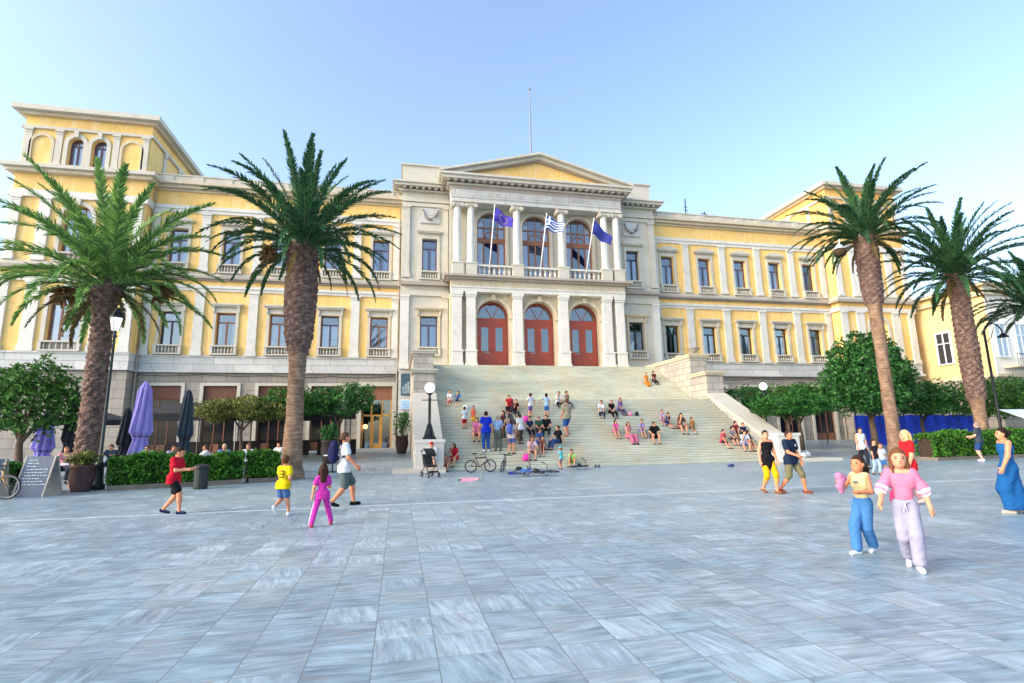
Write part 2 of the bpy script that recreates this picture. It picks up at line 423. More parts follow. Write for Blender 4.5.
Z0=-.2
for s in (-1,1):
    L=lambda a,b:(min(s*a,s*b),max(s*a,s*b))
    # ---- wing walls
    xa,xb=L(10.6,28.2)
    hs=[]
    for x in WX: hs+=[(s*x,1.3,8.15,10.55,False),(s*x,1.22,14.12,16.72,False)]
    w=MB(); wall_holes(w,xa,xb,7.4,19.8,0,hs,.32); w.build('wall',M['yellow'],hall,fixn=False)
    gh=[(s*x,2.15,.6,5.3,False) for x in WX]
    w=MB(); wall_holes(w,xa,xb,Z0,6.2,-.02,gh,.45); w.build('base_wall',M['base'],hall,fixn=False)
    w=MB(); w.box(xa,xb,-.06,.02,6.2,7.4); w.box(xa,xb,-.24,.02,6.2,6.42); w.box(xa,xb,-.12,.02,7.3,7.42); w.build('plinth_course',M['plinth'],hall)
    # dark back of rooms
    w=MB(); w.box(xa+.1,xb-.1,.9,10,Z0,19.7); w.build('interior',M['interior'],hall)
    for i,x in enumerate(WX):
        cx=s*x
        if s>0: st=dict(frame='dark',curtain='curtain',glass='glass2',hbar=0,gap=[.5,.12,.16,.1,.14][i])
        else: st=[dict(frame='brown',curtain='curtain_p',gap=.3),dict(frame='purple',curtain='curtain',gap=.1),dict(frame='brown',curtain='curtain_p',gap=.05),dict(frame='brown',curtain='curtain_p',gap=.5),dict(frame='dark',curtain='curtain_b',gap=.8)][i]
        o=window(cx,1.3,8.15,10.55,0,st); surround(cx,1.3,8.15,10.55,0,o)
        st=dict(frame='purple',curtain='curtain_b',gap=.35,glass='glass',tr=.7)
        o=window(cx,1.22,14.12,16.72,0,st); surround(cx,1.22,14.12,16.72,0,o,hood='seg',)
        # ground floor openings
        if not(s<0 and i==0):
            f=MB(); f.box(cx-1.3,cx-1.08,-.1,0,.4,5.5); f.box(cx+1.08,cx+1.3,-.1,0,.4,5.5); f.box(cx-1.08,cx+1.08,-.1,0,5.3,5.5)
            o=f.build('shopfront',M['marble'],hall)
            f=MB(); f.box(cx-1.075,cx+1.075,.12,.2,4.35,5.3)
            for k in range(8): f.box(cx-1.07,cx+1.07,.10,.125,4.38+k*.115,4.38+k*.115+.075)
            f.build('rolled_shutter',M['shutter'],o)
            f=MB(); 
            for xx in (-1.05,-.35,.3,1.0): f.box(cx+xx,cx+xx+.06,.2,.27,.5,4.35)
            f.box(cx-1.05,cx+1.05,.2,.27,3.3,3.38); f.box(cx-1.05,cx+1.05,.2,.27,.4,1.3); f.build('frame',M['frame_brown'],o)
            f=MB(); f.box(cx-1.05,cx+1.05,.24,.25,1.3,4.35); f.build('pane',M['glass_dark'],o)
    for k in range(4):
        cx=s*(13.905+3.55*k)
        pilaster(cx,.62,0,7.4,12.1); pilaster(cx,.56,0,13.5,17.95)
    for cx in (s*10.95,s*27.85): pilaster(cx,.5,0,7.4,12.1); pilaster(cx,.5,0,13.5,17.95)
    moulding(xa,xb,0,[(12.1,12.3,.10),(12.3,12.5,.18)],'white','architrave')
    moulding(xa,xb,0,[(12.86,12.98,.18),(12.98,13.14,.36)],'darkcor','string_course')
    moulding(xa,xb,0,[(13.14,13.44,.1)],'marble','string_course')
    moulding(xa,xb,0,[(17.95,18.2,.10),(18.2,18.46,.17)],'white','architrave')
    moulding(xa,xb,0,[(19.55,19.72,.15),(19.72,19.95,.38),(19.95,20.15,.6)],'buff','cornice')
    # parapet with small panels, flat roof behind
    m=MB(); m.box(xa,xb,-.35,0,20.15,20.62); m.box(xa,xb,-.42,.1,20.62,20.72)
    for k in range(9):
        xx=xa+ (xb-xa)*(k+.5)/9; m.box(xx-.35,xx+.35,-.4,-.34,20.15,20.6)
    m.build('parapet',M['marble'],hall)
    m=MB(); m.box(xa,xb,.1,12,19.8,20.2); m.build('roof',M['buff'],hall)
    # ---- pavilions
    xa,xb=L(28.2,36.25); C0=s*32.22; yp=-1.1
    hs=[(C0,1.95,8.1,11.65,True),(C0,1.75,14.12,17.55,True)]
    w=MB(); wall_holes(w,xa,xb,7.4,19.9,yp,hs,.35)
    for xe in (xa,xb): w.add([(xe,yp,7.4),(xe,12,7.4),(xe,12,19.9),(xe,yp,19.9)],[(0,1,2,3)])
    w.build('wall',M['yellow'],hall,fixn=False)
    w=MB(); w.box(xa,xb,yp-.05,12,Z0,6.2); w.build('base_wall',M['base'],hall)
    w=MB(); w.box(xa-.03,xb+.03,yp-.1,12,6.2,7.4); w.box(xa-.1,xb+.1,yp-.28,12,6.2,6.42); w.box(xa-.06,xb+.06,yp-.17,12,7.3,7.42); w.build('plinth_course',M['plinth'],hall)
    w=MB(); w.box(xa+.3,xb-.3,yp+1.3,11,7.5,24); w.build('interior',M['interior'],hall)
    o=window(C0,1.95,8.1,11.65,yp,dict(frame='brown',curtain='curtain_p',arch=True,mull=2,gap=.02)); surround(C0,1.95,8.1,11.65,yp,o,arch=True)
    o=window(C0,1.75,14.12,17.55,yp,dict(frame='brown',curtain='curtain_b',arch=True,mull=2,gap=.3)); surround(C0,1.75,14.12,17.55,yp,o,arch=True)
    for dx,wd in ((-3.65,.62),(-1.95,.8),(1.95,.8),(3.65,.62)):
        pilaster(C0+dx,wd,yp,7.4,12.1); pilaster(C0+dx,wd*.85,yp,13.5,17.95)
    for zz,pr,mt,nm in (((12.1,12.5),.17,'white','architrave'),((12.92,13.16),.38,'darkcor','string_course'),((13.16,13.46),.12,'marble','string_course'),((17.95,18.46),.16,'white','architrave'),((19.65,19.9),.4,'buff','cornice'),((19.9,20.15),.62,'marble','cornice')):
        m=MB(); m.box(xa-pr,xb+pr,yp-pr,12,zz[0],zz[1]); m.build(nm,M[mt],hall)
    # top storey
    ta,tb=xa+.12,xb-.12; ym=yp-.05
    hs=[(C0-.72,.92,20.35,22.55,True),(C0+.72,.92,20.35,22.55,True)]
    w=MB(); wall_holes(w,ta,tb,20.15,24.0,yp+.1,hs,.3)
    for xe in (ta,tb): w.add([(xe,yp+.1,20.15),(xe,9.8,20.15),(xe,9.8,24.0),(xe,yp+.1,24.0)],[(0,1,2,3)])
    w.add([(ta,9.8,20.15),(tb,9.8,20.15),(tb,9.8,24),(ta,9.8,24)],[(0,1,2,3)])
    w.build('attic_wall',M['yellow'] if s<0 else M['orange'],hall,fixn=False)
    for dx in (-.72,.72):
        o=window(C0+dx,.92,20.35,22.55,yp+.1,dict(frame='purple',curtain='curtain_b',arch=True,gap=.3))
        surround(C0+dx,.92,20.35,22.55,yp+.1,o,arch=True,bal=False)
    for dx in (-2.75,2.75):
        m=MB(); arch_ring(m,C0+dx,1.15,22.5,yp,yp+.1,.18,20.35); m.build('blind_arch',M['buff'],hall)
    for dx in (-3.6,-1.75,1.75,3.6): pilaster(C0+dx,.4,yp+.1,20.15,23.0,'marble',dep=.1)
    for k in range(4):   # side pilasters
        for xe,sg in ((ta,-1),(tb,1)):
            m=MB(); yy=1.0+k*2.6; m.box(xe,xe+sg*.1,yy,yy+.4,20.15,22.9); m.box(xe,xe+sg*.16,yy-.05,yy+.45,22.7,23.0); m.build('side_pilaster',M['marble'],hall)
    for z0,z1,pr,mt in ((23.0,23.2,.16,'marble'),(23.95,24.15,.3,'buff'),(24.15,24.5,.62,'marble')):
        m=MB(); m.box(ta-pr,tb+pr,yp+.1-pr,9.8+pr,z0,z1); m.build('cornice',M[mt],hall)
    m=MB(); m.box(ta+.1,tb-.1,yp+.3,9.6,24.5,24.78); m.build('roof',M['buff'],hall)

# ---- side bays of the centre block (grey marble, one window a storey)
for s in (-1,1):
    xa,xb=min(s*6.95,s*10.6),max(s*6.95,s*10.6); yb=-.9; cx=s*8.45
    hs=[(cx,1.3,8.15,10.55,False),(cx,1.15,14.05,16.7,False)]
    w=MB(); wall_holes(w,xa,xb,6.5,20.5,yb,hs,.32)
    xe=s*10.6; w.add([(xe,yb,Z0),(xe,.1,Z0),(xe,.1,20.5),(xe,yb,20.5)],[(0,1,2,3)])
    w.build('wall',M['marble'],hall,fixn=False)
    w=MB(); w.box(xa,xb,yb,-.1,Z0,6.5); w.build('base_wall',M['plinth'],hall)
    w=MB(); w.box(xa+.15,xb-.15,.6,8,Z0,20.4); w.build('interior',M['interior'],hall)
    o=window(cx,1.3,8.15,10.55,yb,dict(frame='purple' if s<0 else 'dark',curtain='curtain_b' if s<0 else 'curtain',gap=.2,glass='glass' if s<0 else 'glass2')); surround(cx,1.3,8.15,10.55,yb,o,mat='buff')
    o=window(cx,1.15,14.05,16.7,yb,dict(frame='purple' if s<0 else 'dark',curtain='curtain_p' if s<0 else 'curtain_b',gap=.25)); surround(cx,1.15,14.05,16.7,yb,o,hood='seg')
    # relief panel with garland
    m=MB(); m.box(cx-.75,cx+.75,yb-.1,yb,17.95,19.2)
    m.build('relief_panel',M['plinth'],hall)
    m=MB(); m.tube([(cx-.6,yb-.16,19.0),(cx-.45,yb-.2,18.5),(cx,yb-.22,18.2),(cx+.45,yb-.2,18.5),(cx+.6,yb-.16,19.0)],[.05,.08,.1,.08,.05],8); m.sphere((cx-.6,yb-.17,19.02),.09,8,6); m.sphere((cx+.6,yb-.17,19.02),.09,8,6)
    m.build('garland_relief',M['darkcor'],hall,smooth=True)
    for dx,ww in ((s*10.25,.6),(s*7.25,.45)):
        pilaster(dx,ww,yb,6.5,12.1,'white' if abs(dx)>9 else 'marble'); pilaster(dx,ww*.9,yb,13.5,19.3,'marble')
    moulding(xa,xb,yb,[(12.1,12.5,.15)],'marble','architrave'); moulding(xa,xb,yb,[(12.9,13.16,.35)],'darkcor','string_course'); moulding(xa,xb,yb,[(13.16,13.46,.1)],'marble','string_course')
    moulding(xa,xb,yb,[(19.3,19.6,.12),(19.66,19.9,.18)],'marble','architrave')
    e=2 if s>0 else 3
    moulding(xa,xb,yb,[(20.5,20.62,.3),(20.78,21.0,.62),(21.0,21.12,.75)],'marble','cornice',ends=e,yb=5)
    m=MB(); 
    for k in range(8):
        xx=xa+.05+(xb-xa-.3)*k/7; m.box(xx,xx+.22,yb-.55,yb,20.6,20.8)
    m.build('cornice_brackets',M['darkcor'],hall)
    m=MB(); m.box(xa,xb,yb+.4,5,21.1,22.95); m.box(xa-(.12 if s<0 else 0),xb+(.12 if s>0 else 0),yb+.28,5.1,22.95,23.08); m.build('attic',M['buff'] if False else M['marble'],hall)

# ---- portico: arcade below, loggia above
m=MB(); m.box(-6.9,6.9,-.85,6,19.0,20.9); m.box(-6.9,6.9,.3,8,6.5,19); m.build('core',M['interior'],hall)
DX=[-3.65,0,3.65]
w=MB(); wall_holes(w,-6.95,6.95,6.5,12.2,-1.75,[(x,2.45,6.5,11.75,True) for x in DX],.55)
w.add([(-6.95,-1.75,6.5),(-6.95,-.5,6.5),(-6.95,-.5,13.4),(-6.95,-1.75,13.4)],[(0,1,2,3)]); w.add([(6.95,-1.75,6.5),(6.95,-.5,6.5),(6.95,-.5,13.4),(6.95,-1.75,13.4)],[(0,1,2,3)])
w.build('arcade_wall',M['buff'],hall,fixn=False)
for x in DX:
    m=MB(); arch_ring(m,x,2.45,11.75,-1.9,-1.74,.22); m.box(x-1.5,x-1.2,-1.92,-1.74,10.3,10.52); m.box(x+1.2,x+1.5,-1.92,-1.74,10.3,10.52); m.box(x-.16,x+.16,-2.05,-1.74,11.7,12.15); m.build('arch_moulding',M['buff'],hall)
for x in (-6.45,-5.42,-1.82,1.82,5.42,6.45):
    m=MB(); y0=-2.35; h=.34
    m.box(x-h-.12,x+h+.12,y0-.14,-1.74,6.5,6.8); m.box(x-h-.06,x+h+.06,y0-.08,-1.74,6.8,7.65); m.box(x-h-.11,x+h+.11,y0-.13,-1.74,7.65,7.78)
    m.box(x-h,x+h,y0,-1.74,7.78,11.8); m.box(x-h-.05,x+h+.05,y0-.05,-1.74,11.8,11.95); m.box(x-h-.1,x+h+.1,y0-.1,-1.74,11.95,12.2)
    m.build('pier',M['white'],hall)
moulding(-6.95,6.95,-2.35,[(12.2,12.5,.06),(12.5,12.6,.12)],'white','architrave',yb=-.5)
moulding(-6.95,6.95,-2.35,[(12.6,13.1,.02)],'buff','frieze',yb=-.5)
moulding(-6.95,6.95,-2.35,[(13.1,13.26,.3),(13.26,13.42,.5)],'darkcor','cornice',ends=1,yb=-.5)
# doors
for x in DX:
    f=MB(); y=-1.15; zc=11.7-1.2
    f.box(x-1.22,x-1.08,y,y+.12,6.5,zc); f.box(x+1.08,x+1.22,y,y+.12,6.5,zc); arch_ring(f,x,2.2,11.6,y,y+.12,.12)
    f.box(x-1.08,x+1.08,y-.03,y+.12,zc-.42,zc-.12); f.box(x-1.08,x+1.08,y-.05,y+.1,zc-.12,zc-.04)
    for a in (60,120): f.tube([(x,y+.05,zc-.1),(x+1.05*math.cos(R(a)),y+.05,zc-.04+1.05*math.sin(R(a)))],.035,6)
    f.box(x-.04,x+.04,y-.02,y+.1,6.5,zc-.42)
    for sg in (-1,1):
        a,b=sorted((x+sg*.04,x+sg*1.08))
        f.box(a,a+.24,y,y+.08,6.55,zc-.42); f.box(b-.24,b,y,y+.08,6.55,zc-.42)
        f.box(a+.24,b-.24,y,y+.08,6.55,7.9); f.box(a+.24,b-.24,y,y+.08,9.75,zc-.42)
        f.box(a+.3,b-.3,y-.04,y,6.9,7.6)
    d=f.build('door',M['door_red'],hall)
    g=MB()
    for sg in (-1,1):
        a,b=sorted((x+sg*.28,x+sg*.84)); g.box(a,b,y+.04,y+.05,7.9,9.75)
    P=arch_pts(x,2.16,11.58); g.prism([(x-1.08,zc-.04)]+P+[(x+1.08,zc-.04)],'y',y+.05,y+.06); g.build('pane',M['glass'],d)
    h=MB(); h.sphere((x+.14,y-.05,7.95),.05,10,6); h.sphere((x-.14,y-.05,7.95),.05,10,6); h.box(x-.6,x-.2,y-.02,y,7.75,7.82); h.build('handle',M['steel'],d)
# loggia
w=MB(); wall_holes(w,-6.95,6.95,13.4,19.45,-1.3,[(x,2.3,13.6,19.05,True) for x in DX],.4)
w.add([(-6.95,-1.3,13.4),(-6.95,0,13.4),(-6.95,0,20.5),(-6.95,-1.3,20.5)],[(0,1,2,3)]); w.add([(6.95,-1.3,13.4),(6.95,0,13.4),(6.95,0,20.5),(6.95,-1.3,20.5)],[(0,1,2,3)])
w.build('loggia_wall',M['marble'],hall,fixn=False)
for x in DX:
    o=window(x,2.3,13.6,19.05,-1.3,dict(frame='brown',curtain='curtain_p',arch=True,mull=3,gap=.45,glass='glass'))
    m=MB(); y=-1.06; m.box(x-1.1,x+1.1,y,y+.12,16.6,17.0); m.torus((x,y+.06,17.0),.55,.05,'y',14,6,0,PI); m.build('carved_transom',M['frame_brown'],o)
    m=MB(); arch_ring(m,x,2.3,19.05,-1.42,-1.29,.2,13.6); m.build('arch_moulding',M['marble'],hall)
for x in (-6.45,-5.42,-1.82,1.82,5.42,6.45):
    m=MB(); m.box(x-.42,x+.42,-2.72,-1.95,13.42,14.3); m.box(x-.46,x+.46,-2.76,-1.91,14.3,14.4); m.build('pedestal',M['marble'],hall)
    m=MB(); prof=[(.4,0),(.4,.1),(.33,.14),(.36,.2),(.31,.26)]; m.lathe(prof,(x,-2.33,14.4),20)
    n=20; zb=14.66; 
    prof=[(.30,0),(.30,1.2),(.285,2.5),(.26,3.75),(.26,4.2)]
    # fluted shaft
    seg=32; vs=[]; 
    for r,z in prof:
        for k in range(seg): rr=r*(1 if k%2 else .945); vs.append((x+rr*math.cos(2*PI*k/seg),-2.33+rr*math.sin(2*PI*k/seg),zb+z))
    m.add(vs,[(i*seg+k,i*seg+(k+1)%seg,(i+1)*seg+(k+1)%seg,(i+1)*seg+k) for i in range(4) for k in range(seg)])
    c=m.build('column',M['white'],hall,fixn=False)
    m=MB(); zc=18.86
    m.lathe([(.27,0),(.32,.08),(.34,.14)],(x,-2.33,zc),20)
    m.box(x-.36,x+.36,-2.63,-2.03,zc+.14,zc+.32)
    for sx in (-1,1):
        m.tube([(x+sx*.36,-2.68,zc+.12),(x+sx*.36,-1.98,zc+.12)],[.16,.16],14); m.tube([(x+sx*.36,-2.71,zc+.12),(x+sx*.36,-2.66,zc+.12)],[.07,.07],10)
    m.box(x-.42,x+.42,-2.74,-1.92,zc+.32,zc+.44)
    m.build('capital',M['marble'],c)
for a,b in ((-4.98,-2.26),(-1.38,1.38),(2.26,4.98)):
    m=MB(); m.box(a,b,-2.55,-2.1,13.42,13.54); m.box(a,b,-2.58,-2.08,14.16,14.3)
    n=7
    for i in range(n):
        xx=a+(b-a)*(i+.5)/n; m.lathe([(.09,0),(.05,.08),(.11,.26),(.05,.5),(.09,.62)],(xx,-2.33,13.54),10)
    m.build('balustrade',M['white'],hall)
moulding(-6.95,6.95,-2.35,[(19.3,19.62,.12),(19.62,19.66,.16),(19.7,20.3,.13)],'plinth','architrave',yb=.5)
m=MB(); m.box(-7.0,7.0,-2.49,.5,20.3,20.62); m.build('frieze',M['darkcor'],hall)
# worn incised inscription: strokes too weathered to read
m=MB(); xx=-3.9
while xx<4.0:
    wv=random.uniform(.08,.2)
    if random.random()<.86:
        m.box(xx,xx+.035,-2.487,-2.47,19.82,20.14)
        if random.random()<.7: m.box(xx+.035,xx+wv,-2.487,-2.47,20.105,20.14)
        if random.random()<.5: m.box(xx+wv-.03,xx+wv,-2.487,-2.47,19.82,20.105)
    xx+=wv+.11
m.build('worn_inscription',M['darkcor'],hall)
moulding(-6.95,6.95,-2.35,[(20.62,20.76,.3),(20.92,21.18,.72),(21.18,21.36,.86)],'marble','cornice',ends=1,yb=4,dent=None)
m=MB(); n=26
for k in range(n+1):
    xx=-7.35+(14.7-.26)*k/n; m.box(xx,xx+.26,-3.0,-2.3,20.76,20.93)
for sx in (-7.55,7.25):
    for k in range(5): m.box(sx,sx+.3,-2.2+k*.55,-1.95+k*.55,20.76,20.93)
m.build('cornice_brackets',M['darkcor'],hall)
hw=7.8; zb=21.36; za=23.55
m=MB(); m.prism([(-hw+.9,zb),(hw-.9,zb),(0,za-.35)],'y',-2.45,3.8); m.build('tympanum',M['yellow'],hall)
m=MB()
for s in (-1,1):
    m.prism([(s*hw,zb),(s*(hw-1.2),zb),(0,za-.38),(0,za-.12)] if s>0 else [(s*hw,zb),(0,za-.12),(0,za-.38),(s*(hw-1.2),zb)],'y',-2.95,4)
    m.prism([(s*(hw+.08),zb+.0),(s*(hw+.08),zb+.14),(0,za+.06),(0,za-.12),(s*hw,zb+.001)],'y',-3.24,4)
m.build('raking_cornice',M['marble'],hall)
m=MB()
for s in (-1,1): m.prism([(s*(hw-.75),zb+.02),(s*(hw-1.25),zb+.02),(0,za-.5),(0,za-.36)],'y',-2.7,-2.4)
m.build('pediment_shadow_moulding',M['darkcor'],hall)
m=MB(); m.box(-10.3,10.3,5,12,20,22.9); m.build('roof',M['marble'],hall)
# ---- street entrance below the left wing
cx=-12.13
m=MB(); m.box(cx-1.35,cx-1.1,-.14,0,.4,5.6); m.box(cx+1.1,cx+1.35,-.14,0,.4,5.6); m.box(cx-1.1,cx+1.1,-.14,0,5.3,5.6); e=m.build('entrance',M['marble'],hall)
m=MB(); m.box(cx-1.08,cx+1.08,.1,.18,4.3,5.3); m.build('wood_panel',M['frame_brown'],e)
m=MB(); M['warm_lit_wood']=plain('lit_ochre_wood','b98a3c',.5,.2,4)  # glow of the lit doorway is put into the frame's ochre
for xx in (-1.05,-.42,.34,.98): m.box(cx+xx,cx+xx+.09,.14,.22,.6,4.3)
m.box(cx-1.05,cx+1.05,.14,.22,3.1,3.22); m.box(cx-.33,cx+.34,.16,.2,.6,1.1); m.box(cx-.33,cx-.2,.16,.2,1.1,3.1); m.box(cx+.2,cx+.34,.16,.2,1.1,3.1)
m.build('frame',M['warm_lit_wood'],e)
m=MB(); m.box(cx-1.04,cx+1.04,.19,.2,.6,4.3); m.build('pane',M['glass'],e)
m=MB(); m.sphere((cx-.78,.02,2.35),.16,12,8); m.build('wall_lamp',emis('warm_lamp',(1,.45,.12),2.2),e,smooth=True)
m=MB(); m.box(-13.9,-10.4,-1.6,-.02,.3,.78); m.build('doorstep',M['plinth'],e)

for s in (-1,1):   # downpipes and loose cables
    for x in (10.72,28.05):
        m=MB(); m.tube([(s*x,-.2,19.4),(s*x,-.2,7.5),(s*x,-.3,7.3),(s*x,-.32,.6)],.055,7); m.build('downpipe',M['darkcor'],hall)
    m=MB(); pts=[(s*(11+i*.85),-.3,6.02-.10*abs(math.sin(i*.62))-.05*math.sin(i*.31)) for i in range(21)]; m.tube(pts,.028,5); m.build('cable',M['black'],hall)
# mast and aerials on the roof
m=MB(); m.tube([(-.05,-.6,23.3),(-.05,-.6,27),(-.05,-.6,31.0)],[.09,.07,.045],8); m.sphere((-.05,-.6,31.0),.13,8,6)
tag(m.build('flagpole',M['steel']),'tall bare grey mast standing on the peak of the pediment','mast')
for k,(x,h) in enumerate(((14.7,2.4),(16.6,1.3))):
    m=MB(); m.tube([(x,.6,20.2),(x,.6,20.2+h)],.05,6)
    if k==0:
        for j in range(4): m.tube([(x-.25+j*.02,.6,20.9+j*.3),(x+.25-j*.02,.6,20.9+j*.3)],.03,5)
    else: m.tube([(x-.4,.6,21.35),(x+.3,.6,21.2)],.035,5)
    tag(m.build('aerial',M['black']),['tall thin aerial on the right wing roof nearest the centre block','short bent aerial on the right wing roof, right of the tall one'][k],'aerial')

# ================================================================ STAIRCASE
stairs=empty('grand_staircase',(0,-16,0),0,'broad pale marble staircase rising from the square to the three red doors','staircase')
OFF=lambda x,y,z:(x,y+16,z)
NR=23; NU=19
lo_y0,lo_y1,lo_z=-16,-10.1,3.6; up_y0,up_y1=-8.6,-3.2
def stair_z(y):
    if y<lo_y0: return 0
    if y<lo_y1: return min(lo_z,(math.floor((y-lo_y0)/((lo_y1-lo_y0)/NR))+1)*lo_z/NR)
    if y<up_y0: return lo_z
    if y<up_y1: return min(6.5,lo_z+(math.floor((y-up_y0)/((up_y1-up_y0)/NU))+1)*(6.5-lo_z)/NU)
    return 6.5
def flight(name,y0,y1,z0,z1,n,hwid):
    m=MB(); dy=(y1-y0)/n; dz=(z1-z0)/n
    for i in range(n):
        a=y0+i*dy; zt=z0+(i+1)*dz
        yb=y1+ .02
        m.box(-hwid,hwid,a+16,yb+16,zt-dz+.0,zt-.035)           # riser body
        m.box(-hwid,hwid,a-.045+16,a+dy+.03+16,zt-.035,zt)      # nosing slab
    return m
def stair_mat():
    t=NT('stair_marble_worn'); v=t.obj(); x,y,z=t.sep(v)
    big=t.noise(t.map(v,scale=(.25,.6,.6)),1.3,5,.6); mid=t.noise(t.map(v,scale=(1,3,8)),1.4,5,.65)
    col=t.ramp(t.M('ADD',t.M('MULTIPLY',big,.55),t.M('MULTIPLY',mid,.45)),[(.34,(.43,.44,.37)),(.48,(.60,.61,.50)),(.6,(.72,.71,.58))])
    st=t.noise(t.map(v,scale=(.8,.25,.25),loc=(3,0,0)),1,4); col=t.mix(t.M('MULTIPLY',t.ramp(st,[(.45,(0,0,0)),(.65,(1,1,1))]),.55),col,(.68,.56,.36))
    # slab joints across each tread
    j=t.M('LESS_THAN',t.M('FRACT',t.M('ADD',t.M('MULTIPLY',x,.62),t.M('MULTIPLY',t.M('FLOOR',t.M('MULTIPLY',z,6.4)),.37))),.012)
    col=t.mix(t.M('MULTIPLY',j,.5),col,(.25,.25,.22))
    gi=t.N('ShaderNodeNewGeometry'); nz=t.sep(gi.outputs['Normal'])[2]
    col=t.mix(t.M('SUBTRACT',1,t.M('ABSOLUTE',nz)),col,(.36,.40,.35),'MIX') if False else col
    # nosing shadow painted dark along the foot of each lower riser
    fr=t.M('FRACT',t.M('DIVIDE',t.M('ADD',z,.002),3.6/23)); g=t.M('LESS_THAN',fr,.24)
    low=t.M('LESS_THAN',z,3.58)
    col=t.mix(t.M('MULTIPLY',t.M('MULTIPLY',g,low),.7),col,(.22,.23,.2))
    t.bump(mid,.15,.01)
    return t.out(col,.5,.4)
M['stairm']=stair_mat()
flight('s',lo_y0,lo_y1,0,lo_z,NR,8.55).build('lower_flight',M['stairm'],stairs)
m=MB(); m.box(-8.55,8.55,5.9,7.4,-.2,3.6); m.build('landing',M['stairm'],stairs)
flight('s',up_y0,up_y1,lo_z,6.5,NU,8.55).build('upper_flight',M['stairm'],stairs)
m=MB(); m.box(-8.55,8.55,12.8,15.0,-.2,6.5); m.build('top_landing',M['stairm'],stairs)
for s in (-1,1):
    xi,xo=s*8.55,s*9.75; a,b=min(xi,xo),max(xi,xo)
    def blk(y0,y1,z1,cap,z0=-.2,name='parapet'):
        m=MB(); m.box(a,b,y0+16,y1+16,z0,z1-.22); o=m.build(name,M['ashlar'],stairs)
        m=MB(); m.box(a-.1,b+.1,y0-.1+16,y1+16,z1-.22,z1-.1); m.box(a-.16,b+.16,y0-.16+16,y1+16,z1-.1,z1); m.build('coping',M['buff'] if s>0 else M['marble'],o); return o
    blk(-8.5,-.95,6.72,1); blk(-10.25,-8.52,5.35,1)
    # sloping cheek wall
    m=MB(); P=[(-10.26,-.2),(-10.26,3.78),(-15.3,1.12),(-15.3,-.2)]; m.prism([(p[0]+16,p[1]) for p in P],'x',a+.03,b-.03); o=m.build('sloping_cheek',M['cheek'],stairs)
    m=MB(); P=[(-10.27,3.78),(-10.27,3.98),(-15.3,1.32),(-15.3,1.12)]; m.prism([(p[0]+16,p[1]) for p in P],'x',a-.06,b+.06); m.build('coping',M['marble'],o)
    m=MB(); m.box(a-.02,b+.02,.7,-.68+2.6+.0,-.1,1.28) if False else m.box(a-.02,b+.02,-.35,.72,-.1,1.28); m.box(a-.08,b+.08,-.41,.78,1.28,1.42); m.box(a-.1,b+.1,-.5,.85,-.1,.2); m.build('pedestal',M['white'],stairs)
    m=MB(); ba,bb=(a-1.0,b+.05) if s<0 else (a-.05,b+1.9); m.box(ba,bb,-1.0,.9,-.1,.14); m.build('low_platform',M['marble'],stairs)
    # bronze bowl and iron on the right block
m=MB(); m.lathe([(.12,0),(.1,.1),(.38,.4),(.46,.46),(.40,.46)],(9.1,-8.1,6.72),16); m.box(8.4,9.4,-7.6,-6.9,6.72,6.85)
tag(m.build('stone_bowl',M['darkcor'],smooth=False),'dark shallow stone bowl standing on the right stair parapet','bowl')
# ================================================================ SETTING
def gz(y): return 0 if y<-16 else (.7 if y>0 else .7*(y+16)/16)
ys=[-160,-80,-50,-40,-30,-25,-20,-16,-12,-8,-4,0,10,40,100,200]; xs=[-200,-120,-60,-40,-30,-20,-10,0,10,20,30,40,60,120,200]
vs=[(x,y,gz(y)) for y in ys for x in xs]; nx=len(xs)
fs=[(j*nx+i,j*nx+i+1,(j+1)*nx+i+1,(j+1)*nx+i) for j in range(len(ys)-1) for i in range(nx-1)]
tag(link_mesh('plaza_pavement',vs,fs,M['paving']),kind='structure')
m=MB(); m.box(-60,60,-27.66,-27.54,.001,.005)
tag(m.build('marble_inlay_line',plain('white_marble_inlay','b9c4cc',.4,.15,5)),kind='structure')

# ---------------------------------------------------------------- foliage tools
def unit(v): return v/np.linalg.norm(v,axis=-1,keepdims=True)
def leaf_mesh(pts,size,flat=.0,aspect=.5,r=rng):
    n=len(pts); d=unit(r.normal(size=(n,3))); 
    q=unit(np.cross(d,r.normal(size=(n,3)))); s=(size*(.6+.8*r.random(n)))[:,None]
    a=pts-d*s*.5; b=pts+q*s*aspect*.5; c=pts+d*s*.5; e=pts-q*s*aspect*.5
    V=np.stack([a,b,c,e],1).reshape(-1,3); F=np.arange(4*n).reshape(n,4)
    return V,F
def blob_pts(blobs,n,shell=.55):
    vol=np.array([b[3]*b[4]*b[5] for b in blobs]); vol=vol**.72; vol/=vol.sum(); out=[]
    for b,p in zip(blobs,vol):
        k=int(n*p)+1; u=unit(rng.normal(size=(k,3))); rr=(shell+(1-shell)*rng.random(k)**.5)
        # lumpy outline
        l=1+.16*np.sin(u[:,0]*7+b[0]*3)+.14*np.sin(u[:,1]*8+b[1]*5)+.12*np.sin(u[:,2]*9+b[2]*4)
        out.append(np.array(b[:3])+u*rr[:,None]*l[:,None]*np.array(b[3:6]))
    return np.concatenate(out)
M['leaf']=foliage('leaf_green','17381f','5c8f3c'); M['leaf_dark']=foliage('leaf_dark_green','173f24','4f8c44'); M['leaf_olive']=foliage('leaf_olive','47512a','8c9148')
M['leaf_bright']=foliage('leaf_bright','1a421f','3f7a30')
M['palm']=foliage('palm_frond_green','1b4030','4f8050',.2); M['palm2']=foliage('palm_frond_fresh','33653c','9cc468',.3)
M['dryleaf']=foliage('dry_frond','4a3a22','8a7444',.15); M['hedge']=foliage('hedge_green','16401c','58942c')
